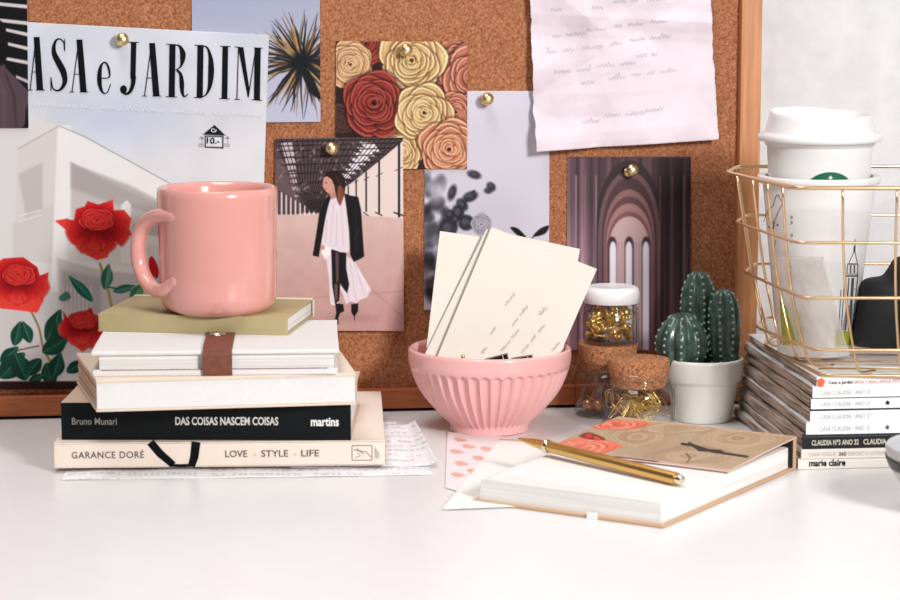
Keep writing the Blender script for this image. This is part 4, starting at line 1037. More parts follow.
b.tube(spline(pc, 3), .00034, 6); tk = b.build('paper_clip', M_gold, smooth=True, origin=(0, 0, 0)); first = True
for S_, e1, d in heap(34, 37*kf-.0020, .0036, .0260, .019, .0018, 11, 1.0, .0016):
    o = tk if first else dup(tk); first = False
    o.location = jf+e1; o.rotation_euler = (d.to_track_quat('Y', 'Z') @ Matrix.Rotation(random.Random(e1.x).uniform(-1, 1), 3, 'Y').to_quaternion()).to_euler()
    tag(o, 'gold paper clip in the tangle inside the front cork-stoppered jar', 'paper clip', 'gold paper clips in the front jar')

# ================================================================== CERAMIC CACTUS
pc0 = onZ(702, 425, 0); pc0 += Vector((pc0.x, pc0.y, 0)).normalized()*.0225; kp = pc0.y/F
M_pot = mat('white_stoneware', (240, 237, 232), .28, coat=.3, var=.02, scale=60)
cac = thing('ceramic_cactus', 'ceramic ornament of three green cacti in a small white pot', 'ornament', pc0)
HP = .0490; Rp = 41*kp
b = MB(Matrix.Translation(pc0)); b.lathe([(0, .001), (.019, .001), (.0205, 0), (28.5*kp, .0006), (29.4*kp, .002), (36.4*kp, .0295), (37.0*kp, .0310), (39.0*kp, .0318), (39.8*kp, .0330), (Rp, .0462), (Rp, HP-.001), (Rp-.0012, HP), (Rp-.0026, HP-.0006), (Rp-.0036, HP-.004), (Rp-.005, .0415), (0, .0415)], 72)
b.build('pot', M_pot, cac, smooth=True)
b = MB(Matrix.Translation(pc0)); b.lathe([(0, .0440), (Rp-.0048, .0428), (Rp-.0048, .0416), (0, .0416)], 48); b.build('soil', mat('dark_soil', (52, 44, 40), .9, bump=.8, bscale=900), cac)
M_cact = mat('cactus_glaze', (76, 102, 93), .3, coat=.35, col2=(44, 66, 61), scale=140)
M_dots = mat('pale_spots', (142, 166, 148), .4)
def cactus(px, dy, rx, ytop, ybot, nr, seed, flat=.5, lean=0):
    y0 = pc0.y+dy; k = y0/F; top = zat(px, ytop, y0); z0 = .043; c = Vector((onY(px, 340, y0).x, y0, z0)); H = top-z0; R = rx*k
    def pr(t):          # profile radius 0..1
        if flat < .6: return math.sin(PI*min(1, max(0, .16+.84*t)))**.55
        a = min(1, (1-t)/.30); return (.80+.20*math.sin(PI*min(1, t*1.0)))*math.sqrt(max(0, 1-(1-a)**2))
    N = 28; prof = [(R*max(0, pr(i/N)), H*i/N) for i in range(N)]+[(0, H*.985)]
    off = PI/nr*.5+seed
    rib = lambda a, j, z: 1-.20*(1-abs(cos((a-off)*nr/2)))**1.1
    Lm = Matrix.Translation(c) @ Matrix.Rotation(lean, 4, 'Y')
    b = MB(Lm); b.lathe([(0, 0)]+prof, nr*12, rib); s_ = b.build('cactus_stem', M_cact, cac, smooth=True)
    b = MB(Lm)
    m = max(5, int(H/.0050))
    for r_ in range(nr):
        a = off+2*PI*r_/nr
        for i in range(m):
            t = (i+.5+.0*(r_ % 2))/m*.95; rr = R*pr(t); 
            if rr < R*.22: continue
            b.sphere((rr*.99*cos(a), rr*.99*sin(a), H*t), .0012, 8, 6)
    b.build('pale_spots', M_dots, s_, smooth=True)
cactus(682, -.005, 27, 311.5, 366, 9, .22, .5)
cactus(697.5, .013, 18.5, 268.5, 366, 8, .05, .9, .0)
cactus(724, .002, 17.5, 287, 366, 8, .3, .9, -.03)

# ================================================================== MAGAZINE STACK
YM = 1.557
rows = [  # x, y bottom, y top, body colour, text
 (798, 469.5, 459.2, (226, 220, 210), 'marie claire', 2), (801, 458.8, 449.6, (222, 212, 202), 'CASA VOGUE', 1), (802.5, 449.2, 437, (22, 26, 30), 'CLAUDIA', 3), (806, 434.5, 423, (238, 238, 240), 'CASA CLAUDIA', 4),
 (810, 422.2, 411.2, (238, 238, 240), 'CASA CLAUDIA', 5), (811, 409.2, 399, (240, 240, 241), 'CASA CLAUDIA', 6), (812.5, 397.8, 387.6, (240, 240, 241), 'CASA CLAUDIA', 7), (817, 386.9, 378.2, (240, 238, 236), 'Casa', 8)]
labs = ['magazine lettered marie claire, bottom of the stack on the right', 'beige-spined magazine lettered CASA VOGUE 360, second from the bottom of the right stack', 'black-spined magazine lettered CLAUDIA in the right stack',
        'white-spined CASA CLAUDIA magazine with a grey star, directly on the black-spined one', 'white-spined CASA CLAUDIA magazine without a star, between the two starred ones', 'white-spined CASA CLAUDIA magazine with a black star',
        'white-spined CASA CLAUDIA magazine second from the top, without a star', 'magazine with red spine lettering and an orange mark, top of the right stack']
M_mpage = page_mat('magazine_pages', (184, 166, 152), (104, 88, 80), (14, 22, 750))
M_mgrey = mat('light_grey_ink', (176, 174, 176), .6); M_red = mat('red_ink', (206, 84, 74), .6); M_dkgrey = mat('dark_grey_ink', (70, 70, 74), .6)
yawm = yaw_b*.9
zb_ = .0
rdm = random.Random(12)
ztops = []
for i, (x, yb2, yt, col, txt, idx) in enumerate(rows):
    z1 = zat(x, rows[i+1][1], YM)-.0002 if i < len(rows)-1 else zat(x, yt, YM)
    z0 = zb_
    if i == 0: z0 = 0.0002
    A = onY(x, (yb2+yt)/2, YM); A = Vector((A.x, YM+rdm.uniform(-.001, .001), z0))
    yw = yawm+rdm.uniform(-.012, .012)
    M = Matrix.Translation(A) @ Matrix.Rotation(yw, 4, 'Z'); T = z1-z0; W_ = .200; Lm = .275
    r = thing('magazine', labs[i], 'magazine', A+Vector((.13, .1, 0)))
    zs = zat(x, yt, YM)-z0; zs = min(zs, T-.0001)          # height of the printed spine
    # soft, slightly wavy cover sheets and pages; the spine stays crisp
    amp = rdm.uniform(.0002, .0005); ph = rdm.random()*6
    b = MB(M); b.box(0, Lm, 0, .0012, 0, zs, .0003)
    if zs < T-.0006: b.box(.0008, Lm, .0004, .0040, zs, T, mi=1)
    else: b.box(.0004, Lm, .0004, W_, T-.0006, T, mi=0)
    b.build('cover', [mat('spine_tone_%d' % sum(col), col, .4, spec=.4), mat('dark_cover', (36, 40, 48), .4)], r)
    b = MB(M); nseg = 26; tt = T-.0002; rings = []
    for j in range(nseg+1):
        y = (.0042 if zs < T-.0006 else .0014)+(W_-.006)*j/nseg; bul = -.0009*sin(PI*min(1, j/3))-.0011*sin(j*.55+ph)*min(1, j/4)
        rings.append([b.bm.verts.new(M @ Vector((xx, y, zz_))) for xx, zz_ in ((.0012, .0005), (bul+.0002, .0005+(tt-.0005)*.3), (bul, .0005+(tt-.0005)*.7), (.0012, tt), (Lm-.001, tt), (Lm-.001, .0005))])
    for Ra, Rb_ in zip(rings, rings[1:]):
        for q in range(6): b.bm.faces.new((Ra[q], Ra[(q+1) % 6], Rb_[(q+1) % 6], Rb_[q]))
    b.bm.faces.new(rings[0]); b.bm.faces.new(rings[-1][::-1]); b.build('page_block', M_mpage, r)
    kk = YM/F; hh = zs*.42
    tx = lambda s, px, w, m_, h=hh, bo=0, sh=0: text_part('spine_lettering', s, facing(M, (px-x)*kk, zs*.30), h, m_, r, width=w*kk, bold=bo, shear=sh)
    if idx == 2: tx('marie claire', 809.5, 38, M_ink, zs*.62, .03)
    if idx == 1: tx('CASA VOGUE', 809, 28, M_mgrey); tx('360', 840, 8, M_dkgrey, hh, .02); tx('ESPORTO JOVEM', 850, 38, M_mgrey)
    if idx == 3: tx('CLAUDIA Nº3 ANO 32', 812, 49, mat('cream_ink', (206, 200, 180), .6), hh, .02); tx('CLAUDIA', 866, 24, MATS['cream_ink'], hh, .02)
    if idx in (4, 5, 6, 7): tx('CASA CLAUDIA / ANO 37', 820, 53, M_mgrey)
    if idx == 8:
        tx('Casa e Jardim', 829, 26, M_dkgrey, zs*.36, .02); tx('BOA CASA LINDA DO BEM', 857, 56, M_red, zs*.34)
        b = MB(facing(M, (820-x)*kk, 0)); b.prism([(-.0012, -.0002), (.0022, .0002), (.0038, zs*.7), (.0010, zs+.0002), (-.0018, zs*.8)], .0003); b.build('orange_mark', mat('orange_red', (232, 98, 62), .5), r)
    if idx in (4, 6):
        b = MB(facing(M, (890.5-x)*kk, zs*.52)); b.prism([((.0015 if q % 2 else .0034)*.62*sin(q*PI/5), (-.0015 if q % 2 else -.0034)*-.62*cos(q*PI/5)) for q in range(10)], .0001); b.build('star_mark', M_ink if idx == 6 else M_dkgrey, r)
    zb_ = z1+.0001
    ZST = z1

# ================================================================== WIRE BASKET
M_wire = mat('brushed_gold_wire', (232, 196, 152), .30, metal=1)
XC = .352; WR = .0011
zl = [.1975, .160, .1214, .0845, ZST+WR]
yF = [1.530, 1.537, 1.545, 1.552, 1.560]
Fp = [(796, 187.5), (797.5, 243), (803, 298), (814, 351), (824, 373)]
Lp = [(727, 172), (735.5, 222), (744, 272), (756, 327), (764, 345)]
def level(i):
    Fv = onY(Fp[i][0], Fp[i][1], yF[i]); Fv.z = zl[i]
    Lv = onZ(Lp[i][0], Lp[i][1], zl[i]); Bv = Lv+Vector((.014, .050, 0))
    mir = lambda p: Vector((2*XC-p.x, p.y, p.z))
    return [Fv, Lv, Bv, mir(Bv), mir(Lv), mir(Fv)]
LV = [level(i) for i in range(5)]
def rounded(P, r):
    out = []; n = len(P)
    for i in range(n):
        a, p, c = P[i-1], P[i], P[(i+1) % n]; u = (a-p).normalized(); v = (c-p).normalized()
        s_, e = p+u*r, p+v*r
        for k in range(5): t = k/4; out.append(s_*(1-t)**2+p*2*t*(1-t)+e*t*t)
    return out
bo = (LV[4][0]+LV[4][3])/2
bas = thing('wire_basket', 'gold wire basket standing on the magazine stack, holding the white cup', 'basket', bo)
for i in range(5):
    b = MB(); b.tube(rounded(LV[i], .008), WR*(1.25 if i == 0 else 1.0), 8, closed=True)
    b.build('rim_wire' if i == 0 else 'hoop_wire', M_wire, bas, smooth=True)
def sidept(lv, seg, f): n = 6; return lv[seg].lerp(lv[(seg+1) % n], f)
verts_ = [(0, .22), (0, .44), (0, .66), (0, .90), (1, .6), (2, .12), (2, .30), (2, .48), (2, .66), (2, .84), (4, .25), (4, .5), (4, .8)]
xf0, xf1 = LV[0][5].x, LV[0][0].x
fr = []
for px in (841, 896): x = onY(px, 187.5, 1.530).x; fr.append((x-LV[0][0].x)/(LV[0][5].x-LV[0][0].x))
for f in fr+[fr[1]+(fr[1]-fr[0]), fr[1]+2*(fr[1]-fr[0]), .985]: verts_.append((5, 1-f))
for seg, f in verts_:
    pts = [sidept(LV[i], seg, f) for i in range(5)]
    cen = Vector((XC, 1.62, pts[-1].z)); low = pts[-1]
    out = [(pts[i]-Vector((cen.x, cen.y, pts[i].z))).normalized()*-(WR*1.9) for i in range(5)]
    P_ = [p+o_ for p, o_ in zip(pts, out)]
    P_ = P_[:4]+[P_[3].lerp(P_[4], .75), P_[4]+Vector((0, 0, .0018))+(cen-low).normalized()*.004, P_[4]+Vector((0, 0, .0018))+(cen-low).normalized()*.016]
    b = MB(); b.tube(spline([tuple(p) for p in P_], 3), WR*.85, 7); b.build('upright_wire', M_wire, bas, smooth=True)
zf = LV[4][0].z+.0022
for k in range(6):
    t = (k+.6)/6.4; a = LV[4][0].lerp(LV[4][2], t); c = LV[4][5].lerp(LV[4][3], t)
    b = MB(); b.tube([Vector((a.x, a.y, zf)), Vector((c.x, c.y, zf))], WR*.8, 6); b.build('floor_wire', M_wire, bas, smooth=True)

# ================================================================== CUPS IN THE BASKET
cy = 1.636; kc = cy/F*1.0
cx = onY(819, 180, cy).x; zc0 = zf+.0016
cc = Vector((cx, cy, zc0))
kr = kc*1.008
M_cup = mat('white_cup_plastic', (226, 224, 223), .3, spec=.5, sss=.0)
M_lid = mat('white_lid_plastic', (232, 230, 229), .35, spec=.5)
zcol = onY(819, 179.5, cy).z-zc0
outer = thing('tumbler', 'white city-print tumbler standing in the wire basket, around the inner cup', 'cup', cc)
b = MB(Matrix.Translation(cc))
Rc1, Rc0 = 55.5*kr, 37.5*kr
b.lathe([(0, .001), (Rc0-.002, 0), (Rc0, .001), (Rc1, zcol-.003), (59.6*kr, zcol-.002), (61*kr, zcol), (61*kr, zcol+.0022), (59.8*kr, zcol+.0034), (Rc1-.0012, zcol+.0030), (Rc0-.0016, .003), (0, .003)], 80)
b.build('cup_wall', M_cup, outer, smooth=True, angle=60)
# decoration wrapped round the wall
def wrap(px, py):
    """point just outside the cup wall, seen at a photo position"""
    d = ray(px, py); best = None
    lo, hi = 1.50, cy
    for _ in range(40):
        m_ = (lo+hi)/2; p = EYE+d*(m_/d.y); t = (p.z-zc0)/(zcol-.003); R = Rc0+(Rc1-Rc0)*t+.00025
        if (p.xy-cc.xy).length > R: lo = m_
        else: hi = m_
    return EYE+d*(hi/d.y)
def wline(b, pts, w):
    Q = []
    for (x1, y1), (x2, y2) in zip(pts, pts[1:]):
        n = max(1, int(math.hypot(x2-x1, y2-y1)/4)); Q += [(x1+(x2-x1)*i/n, y1+(y2-y1)*i/n) for i in range(n)]
    Q.append(pts[-1])
    for (x1, y1), (x2, y2) in zip(Q, Q[1:]):
        L = math.hypot(x2-x1, y2-y1)+1e-6; nx, ny = -(y2-y1)/L*w/2, (x2-x1)/L*w/2
        b.bm.faces.new([b.bm.verts.new(wrap(*p)) for p in ((x1+nx, y1+ny), (x2+nx, y2+ny), (x2-nx, y2-ny), (x1-nx, y1-ny))])
def wpoly(b, f0, f1, n):
    """strip between two photo curves f(t)"""
    for i in range(n):
        a, c = i/n, (i+1)/n; m_ = 4
        for j in range(m_):
            q = []
            for t, s_ in ((a, j/m_), (c, j/m_), (c, (j+1)/m_), (a, (j+1)/m_)):
                p0, p1 = f0(t), f1(t); q.append(wrap(p0[0]*(1-s_)+p1[0]*s_, p0[1]*(1-s_)+p1[1]*s_))
            b.bm.faces.new([b.bm.verts.new(v) for v in q])
b = MB()
for pts, w in [([(855.2, 239), (854.8, 252)], .7), ([(854.8, 246), (854.4, 252)], 2.0), ([(854, 252), (849, 263)], .7), ([(855, 252), (857.5, 263)], .7), ([(848, 264), (858, 264)], 1.2), ([(847.6, 264), (847, 274), (857.6, 274), (858, 264)], .7),
               ([(851, 265), (850.6, 273)], 1.4), ([(854.5, 265), (854.3, 273)], 1.4), ([(845, 274), (841, 335)], .8), ([(858, 274), (852, 335)], .8), ([(845, 276), (858, 276)], 1.5), ([(849, 278), (845.5, 330)], 1.0), ([(853, 278), (849.6, 330)], 2.6),
               ([(841, 290), (838.6, 335)], .8), ([(861, 289), (857, 328)], .8), ([(854, 289), (861, 289)], .7)]: wline(b, pts, w)
for k in range(13): wline(b, [(846.2-k*.35, 306+k*2.1), (850.4-k*.35, 306+k*2.1)], 1.0); wline(b, [(853.4-k*.3, 304+k*2.1), (858.6-k*.4, 304+k*2.1)], .9)
b.build('tower_drawing', mat('drawing_ink', (70, 72, 76), .6), outer, recalc=False); b = MB()
for pts, w in [([(763.5, 222), (768, 210), (773, 206), (775.5, 197), (778, 194.5), (780, 199), (783, 203), (778, 212), (774, 222), (770, 224)], .6), ([(776, 240), (773, 250)], .5), ([(768, 227), (773, 227.5)], 1.4), ([(776.5, 225), (778.5, 225.5)], 1.6), ([(774, 222), (773, 229)], .9)]: wline(b, pts, w)
MD = mat('drawing_ink', (70, 72, 76), .6)
b.build('coastline_drawing', MD, outer, recalc=False); b = MB()
for y in (216, 221.5, 234, 240, 266, 272, 278, 284):
    for q in ([(790.5, y), (792.8, y+1.2)], [(790.6, y+3), (792.6, y+1.4)]): wline(b, q, .7)
b.build('vertical_lettering', MD, outer, recalc=False)
b = MB(); wpoly(b, lambda t: (836+t*20, 329+3*abs(sin(t*9))), lambda t: (835.5+t*16, 346), 10); b.build('green_print', mat('lime_print', (150, 160, 44), .5), outer, recalc=False); b = MB(); wpoly(b, lambda t: (779+t*22, 300+8*t+5*abs(sin(t*9))), lambda t: (783+t*22, 345), 12)
b.build('green_print', mat('lime_print', (150, 160, 44), .5), outer, recalc=False)
# inner take-away cup with its lid
zi0 = zc0+.0045
inner = thing('takeaway_cup', 'white lidded take-away cup with a green round emblem, sitting in the tumbler', 'cup', (cx, cy, zi0))
Mi = Matrix.Translation((cx, cy, 0))
zlr = onY(819, 135, cy).z; ztp = onY(819, 113.5, cy).z; zcc = zc0+zcol
b = MB(Mi); Ri0 = Rc0-.0035
b.lathe([(0, zi0+.001), (Ri0-.001, zi0), (Ri0, zi0+.001), (50.3*kr, zcc+.003), (52.3*kr, zlr-.004), (51.2*kr, zlr-.004), (Ri0-.001, zi0+.003), (0, zi0+.003)], 72); b.build('cup_wall', M_cup, inner, smooth=True, angle=50)
b = MB(Mi)
prof = [(50.8*kr, zlr-.0075), (53.6*kr, zlr-.0070), (54.4*kr, zlr-.0045), (59.5*kr, zlr-.0040), (61.0*kr, zlr-.0028), (61.1*kr, zlr-.0002), (59.6*kr, zlr+.0012), (55.2*kr, zlr+.0016), (54.2*kr, zlr+.003), (50.6*kr, ztp-.0035), (50.2*kr, ztp-.0012), (48.6*kr, ztp+.0002), (46.4*kr, ztp-.0010), (45*kr, ztp-.006), (0, ztp-.007)]
zz0 = ztp-.0036
b.lathe(prof, 80)
for v in b.bm.verts:                       # the drinking side of the lid rises in a soft wave
    if v.co.z > zz0: 
        a = math.atan2(v.co.y-cy, v.co.x-cx); v.co.z += (.0030*max(0, cos(a-2.2))**1.5-.0012*max(0, cos(a+.9)))*min(1, (v.co.xy-Vector((cx, cy))).length/.03)
b.build('lid', M_lid, inner, smooth=True, angle=70)
def emblem(R0, z0, r0, col, name, up=.0002, pts=None):
    b = MB(); n = 30; cols = []
    for i in range(n+1):
        q = -r0+2*r0*i/n; hh_ = math.sqrt(max(0, r0*r0-q*q)) if not pts else max(0, r0*(1-abs(q)/r0)**1.6)
        col_ = []
        for zq in (z0-hh_*(1 if not pts else .7), z0+hh_):
            z = max(zq, zcc-.002); R = Rz(z)+up; aa = A0+q/R; col_.append(b.bm.verts.new((cx+R*cos(aa), cy+R*sin(aa), z)))
        cols.append(col_)
    for A_, B_ in zip(cols, cols[1:]): b.bm.faces.new((A_[0], B_[0], B_[1], A_[1]))
    b.build(name, col, inner, recalc=False)
Rz = lambda z: 50.3*kr+(52.3-50.3)*kr*(z-zcc-.003)/(zlr-.004-zcc-.003)
A0 = -PI/2+math.asin((830-819)/51)-math.atan2(cx, cy)*1.0
ze = onY(830, 172.0, cy-.035).z-.021
M_green = mat('deep_green_print', (0, 98, 65), .4)
emblem(0, ze, .021, M_green, 'round_emblem')
emblem(0, ze+.0170, .0018, M_cup, 'emblem_star', .0005, lambda a: 1 if int(a*10/(2*PI)+.5) % 2 == 0 else .45)

# --- crumpled cellophane bag and black pouch in the basket
M_cello = mat('clear_cellophane', (232, 228, 224), .10, trans=.0, spec=1.0, bump=1.0, bscale=160, alpha=.33)
def bag():
    org = onY(812, 366, 1.562); b = MB(); nx, ny = 26, 30
    q = [onY(771, 256, 1.614), onY(823, 257, 1.572), onY(850, 358, 1.582), onY(800, 355, 1.612)]
    for side in (0, 1):
        g = []
        for j in range(ny+1):
            row = []
            for i in range(nx+1):
                u, v = i/nx, j/ny; p = (q[0]*(1-u)+q[1]*u)*(1-v)+(q[3]*(1-u)+q[2]*u)*v
                e = sin(PI*u)*(sin(PI*v)**.6); w = noise.noise(Vector((u*6, v*7, side*9)))*.0030+abs(noise.noise(Vector((u*11, v*4, side*3))))*.0036+abs(noise.noise(Vector((u*5+v*9, v*3, side*5))))*.0030
                p = p+Vector((0, -.0012*e-w*e*.5 if not side else .0016*e+w*e*.5, 0)); row.append(b.bm.verts.new(p))
            g.append(row)
        for j in range(ny):
            for i in range(nx): b.bm.faces.new((g[j][i], g[j][i+1], g[j+1][i+1], g[j+1][i]))
    bmesh.ops.remove_doubles(b.bm, verts=b.bm.verts[:], dist=1e-5)
    o = b.build('cellophane_bag', M_cello, origin=org, smooth=True)
    tag(o, 'crumpled clear cellophane bag leaning on the tumbler in the basket', 'bag')
bag()
M_pouch = mat('black_fabric', (20, 21, 25), .75, bump=.4, bscale=700)
po = onY(905, 350, 1.60); po.z = zf+.001
b = MB()
out = [(851, 353), (855, 330), (860, 304), (864, 284), (874, 279), (886, 277), (893, 268), (905, 256), (960, 250), (992, 300), (988, 353)]
out = spline(out+[out[0]], 3)[:-1]
front = [onY(x, y, 1.600) for i, (x, y) in enumerate(out)]
for v in front: v.z = max(v.z, zf+.0012)
n = len(front)
L0 = [b.bm.verts.new(v) for v in front]; L1 = [b.bm.verts.new(v+Vector((.002, .036, -.002 if v.z > .09 else 0))) for v in front]
cf = sum(front, Vector())/n; c0 = b.bm.verts.new(cf+Vector((0, -.008, 0))); c1 = b.bm.verts.new(cf+Vector((0, .044, 0)))
for i in range(n):
    k = (i+1) % n; b.bm.faces.new((L0[i], L0[k], c0)); b.bm.faces.new((L1[k], L1[i], c1)); b.bm.faces.new((L0[i], L1[i], L1[k], L0[k]))
o = b.build('pouch', M_pouch, origin=po); tag(o, 'black fabric pouch slumped in the basket right of the tumbler', 'pouch')
o.modifiers.new('s', 'SUBSURF').levels = 2; o.modifiers['s'].render_levels = 2
for p in o.data.polygons: p.use_smooth = True
for e in o.data.edges: pass

# ================================================================== OPEN NOTEBOOK WITH PATTERNED COVER
A = onZ(471, 501, 0); B = onZ(663, 529, 0); Cc = onZ(789, 466, 0)
an = math.radians(-31.8); x = Vector((cos(an), sin(an), 0)); y = Vector((-x.y, x.x, 0)); WN = .138; HN = .204; A = B-x*WN
MN = Matrix((x, y, Vector((0, 0, 1)))).transposed().to_4x4(); MN.translation = A
TB = .0022
zp = 0.0165; ztN = .0238
nb = thing('notebook', 'open notebook with blank white pages and a rose patterned cover flap, front right', 'notebook', MN @ Vector((WN/2, HN/2, 0)))
M_tan = mat('tan_cover_edge', (196, 160, 128), .5)
b = MB(MN); b.box(0, WN, 0, HN, 0, TB, .0008); b.build('back_cover', M_tan, nb)
b = MB(MN); ns = 10
def pt(xx, yy, zz_): return Vector((xx, yy, zz_))
rows_ = []
for j in range(ns+1):
    f = j/ns; yy = .0035+(HN-.0035-.006)*f
    lo = TB; hi = zp-.0012*max(0, 1-f*9)**2
    rows_.append([b.bm.verts.new(MN @ pt(xx, yy, z_)) for xx, z_ in ((.004, lo), (.0055, hi-.0004), (.009, hi), (WN-.006, hi), (WN-.0032, hi-.0004), (WN-.0030, lo))])
for Ra, Rb_ in zip(rows_, rows_[1:]):
    for q in range(6): b.bm.faces.new((Ra[q], Ra[(q+1) % 6], Rb_[(q+1) % 6], Rb_[q]))
b.bm.faces.new(rows_[0]); b.bm.faces.new(rows_[-1][::-1])
b.build('page_block', page_mat('open_pages', (238, 237, 236), (220, 215, 208), (5, 5, 900)), nb)
b = MB(MN); b.box(-.0005, WN+.0008, HN-.004, HN, 0, ztN, .0012); b.build('spine', M_tan, nb)
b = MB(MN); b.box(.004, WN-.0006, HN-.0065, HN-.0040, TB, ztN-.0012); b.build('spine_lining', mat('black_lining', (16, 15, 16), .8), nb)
# patterned flap: art drawn in photo space
cv = Canvas(540, 405, 800, 475, 4, (188, 162, 134))
cv.noise(22, 9, 4); cv.noise(8, 6, 6)
rd = random.Random(6)
def grain(cx_, cy_, a, b2, n):
    for i in range(n):
        f = 1-i/n; pts = [(cx_+a*f*cos(t)+rd.uniform(-.4, .4), cy_+b2*f*sin(t)*(1+.2*sin(t*3+i))) for t in [k*PI/10 for k in range(21)]]
        cv.line(pts, 1.2, rd.choice([(160, 126, 96), (206, 180, 148), (172, 140, 108)]), .5, .8)
grain(735, 436, 42, 13, 9); grain(640, 432, 32, 11, 8); grain(690, 452, 40, 8, 6); grain(680, 424, 36, 6, 5)
def salmon(cx_, cy_, a, b2, s):
    cv.sp([(cx_+a*cos(t)*(1+.12*sin(t*5+s)), cy_+b2*sin(t)*(1+.16*cos(t*4+s))) for t in [k*PI/8 for k in range(16)]], (234, 120, 92), 1, .7)
    for i in range(7):
        f = .92-i*.12
        cv.line([(cx_+a*f*cos(t+i), cy_+b2*f*sin(t+i)*.9) for t in [k*PI/8 for k in range(13)]], 1.2, (250, 178, 150) if i % 2 else (206, 82, 62), .8, .6)
salmon(590, 440, 34, 8.5, 1); salmon(622, 419.5, 28, 5, 2)
cv.sp([(584, 429), (592, 426), (600, 428), (610, 433), (604, 434), (592, 432)], (120, 40, 30), 1, .6); cv.sp([(590, 428), (595, 427), (597, 430), (592, 431)], (210, 40, 36)); cv.sp([(598, 430), (603, 431), (606, 434), (600, 433)], (226, 66, 46))
cv.line([(683, 440.5), (696, 443), (712, 449), (744, 455)], 2.2, (50, 40, 38)); cv.line([(690, 440), (700, 447), (720, 449)], 2.6, (60, 50, 46)); cv.line([(688, 450), (692, 454), (690, 458)], 1.4, (110, 84, 66))
QN = [(621, 411), (789, 434.5), (729, 468), (553, 438.5)]
cv.line([(553, 438.5), (729, 467.5)], 3, (206, 172, 166)); cv.poly([(621, 449), (663, 456), (664, 460), (622, 453)], (18, 16, 18), 1, .5)
def inN(px, py):
    l = MN.inverted() @ onZ(px, py, ztN-.0004); return l
y0f = (inN(729, 468).y+inN(553, 438.5).y)/2
W = [MN @ Vector(p) for p in ((-.0004, HN, ztN-.0004), (WN+.0008, HN, ztN-.0004), (WN-.001, y0f, zp+.0020), (0, y0f, zp+.0020))]
W = [W[0], W[1], W[2], W[3]]
fl = sheet('patterned_flap', cv, QN, W, 1.6, print_mat('flap_ink', .4, .45), mat('flap_underside', (222, 190, 180), .6), .0010, parent=nb, curl=lambda U, V: .0006*np.sin(V*PI))
b = MB(MN); b.box(.085, .092, -.0012, .0005, -.0, .004, .0003); b.build('bookmark_tip', M_white_paper, nb)

# --- gold pen lying on the pages
pz = zp+.0046
a_ = onZ(518.5, 438.5, pz+.0038); b_ = onZ(683, 480.5, pz); ax = (b_-a_); LP = ax.length
pen = thing('pen', 'slim gold ballpoint pen lying on the blank notebook pages', 'pen', a_)
Mp = Matrix.Translation(a_) @ ax.to_track_quat('Z', 'Y').to_matrix().to_4x4()
M_pengold = mat('satin_gold', (222, 178, 104), .27, metal=1)
b = MB(Mp); b.lathe([(0, 0), (.0006, .0003), (.0014, .004), (.0028, .014), (.0036, .023), (.0038, .027)], 32); b.build('nose_cone', M_pengold, pen, smooth=True)
b = MB(Mp); b.lathe([(.0038, .0268), (.0046, .0272), (.0048, .0285), (.0046, .0300), (.0040, .0304)], 32); b.build('ring', mat('bright_ring', (244, 232, 206), .12, metal=1), pen, smooth=True)
b = MB(Mp); b.lathe([(.0038, .0303), (.0041, .034), (.0041, LP-.006), (.0040, LP-.0055), (0, LP-.0054)], 32); b.build('barrel', M_pengold, pen, smooth=True, angle=40)
b = MB(Mp); b.lathe([(0, LP-.0056), (.0030, LP-.0056), (.0032, LP-.002), (.0026, LP-.0004), (0, LP)], 28); b.build('end_button', MATS['bright_ring'], pen, smooth=True, angle=40)

# --- loose cards beside the bowl
def flat_sheet(name, label, cat, cv, q, z, mt, dens=1.5, th=.0003):
    W = [onZ(p[0], p[1], z) for p in q]; o = sheet(name, cv, q, W, dens, mt, M_white_paper, th, normal=(0, 0, 1)); return tag(o, label, cat)
cv = Canvas(440, 428, 515, 496, 4, (240, 228, 232))
for (px, py, r_) in [(461, 440.5, .1), (469, 447.5, .05), (457, 453, .05), (461.5, 465, .05), (479, 459.5, -.1), (458, 476, .1), (473, 472.5, -.1), (487, 450, .1)]:
    cv.sp([(px-7, py-1.4), (px-2, py-2.2), (px+6.5, py+.4), (px+1, py+2.2), (px-5, py+1.4)], (226, 168, 150), 1, .5); cv.line([(px-5, py-.3), (px+4, py+.2)], .6, (240, 210, 196), .8)
flat_sheet('gift_card', 'small white card printed with pink leaves, lying in front of the pink bowl', 'card', cv, [(447.5, 431.5), (512, 437), (458, 491), (445.5, 487.5)], .0008, print_mat('leaf_card_ink', .6, .3), 1.6)
cv = Canvas(430, 430, 620, 520, 1, (240, 240, 240))
flat_sheet('paper_sheet', 'blank white paper sheet between the leaf card and the open notebook', 'paper', cv, [(500, 438.5), (575, 444), (545, 505), (442, 509)], .0014, M_white_paper, .3, .0003)

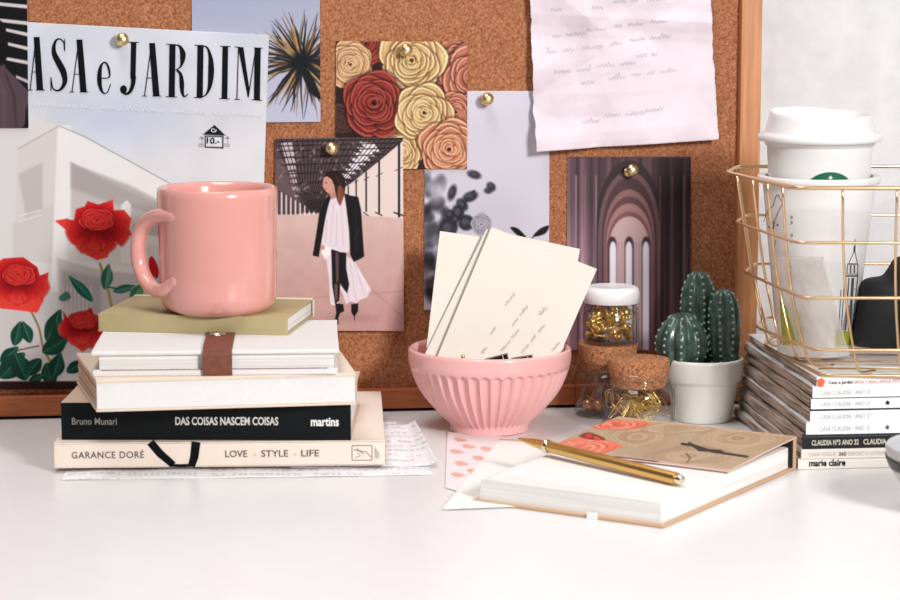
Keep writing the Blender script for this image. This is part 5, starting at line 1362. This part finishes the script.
# --- grey bowl cut by the right edge
gc = onZ(969, 512, 0); kg = gc.y/F
gb = thing('bowl', 'light grey bowl with a dark stripe below its rim, cut by the right edge', 'bowl', gc)
gr = 86*kg; gh = .043
M_gb = mat('grey_stoneware', (196, 192, 190), .3, coat=.3); M_gi = mat('grey_glaze_inside', (188, 190, 194), .3, coat=.3)
out_ = [(0, .001), (.022, .0), (.026, 0), (.036, .0065), (gr*.80, .016), (gr*.93, .027), (gr*.985, .0345)]
b = MB(Matrix.Translation(gc)); b.lathe(out_+[(gr*.99, gh-.005), (gr, gh-.0012), (gr-.0010, gh)], 80); b.build('bowl_outside', M_gb, gb, smooth=True)
b = MB(Matrix.Translation(gc)); b.lathe([(gr-.0010, gh), (gr-.0026, gh-.0010), (gr*.93, .030), (gr*.78, .019), (.028, .010), (0, .0095)], 80); b.build('bowl_inside', M_gi, gb, smooth=True)
b = MB(Matrix.Translation(gc)); b.lathe([(gr*.945+.0002, .0285), (gr*.975+.0004, .0325), (gr*.988+.0006, .0352), (gr*.992+.0004, .0362), (gr*.985, .0352), (gr*.93, .0285)], 80); b.build('dark_stripe', mat('dark_stripe', (34, 36, 40), .4), gb, smooth=True)

# ================================================================== LIGHT
def area(name, loc, target, w, h, power, col):
    l = bpy.data.lights.new(name, 'AREA'); l.shape = 'RECTANGLE'; l.size = w; l.size_y = h; l.energy = power; l.color = col
    o = bpy.data.objects.new(name, l); C.objects.link(o); o.location = loc
    o.rotation_euler = (Vector(target)-Vector(loc)).to_track_quat('-Z', 'Y').to_euler(); return o
area('window_light', (.80, .20, .77), (.05, 1.65, .08), .30, .34, 20.5, (1.0, .99, .975))
area('overhead_fill', (-.25, 1.30, 1.40), (-.05, 1.32, 0), .9, .5, 7.5, (1.0, .99, .985))  # added fill from above to brighten the desk; no lamp known there
w = bpy.data.worlds.new('world'); bpy.context.scene.world = w; w.use_nodes = True
w.node_tree.nodes['Background'].inputs[0].default_value = (1.0, .98, .975, 1); w.node_tree.nodes['Background'].inputs[1].default_value = .085

sc = bpy.context.scene
sc.view_settings.view_transform = 'Standard'; sc.view_settings.look = 'None'; sc.view_settings.gamma = 1; sc.view_settings.exposure = 0.46
sc.view_settings.use_curve_mapping = False
for o in bpy.data.objects:
    if '_o' in o: del o['_o']
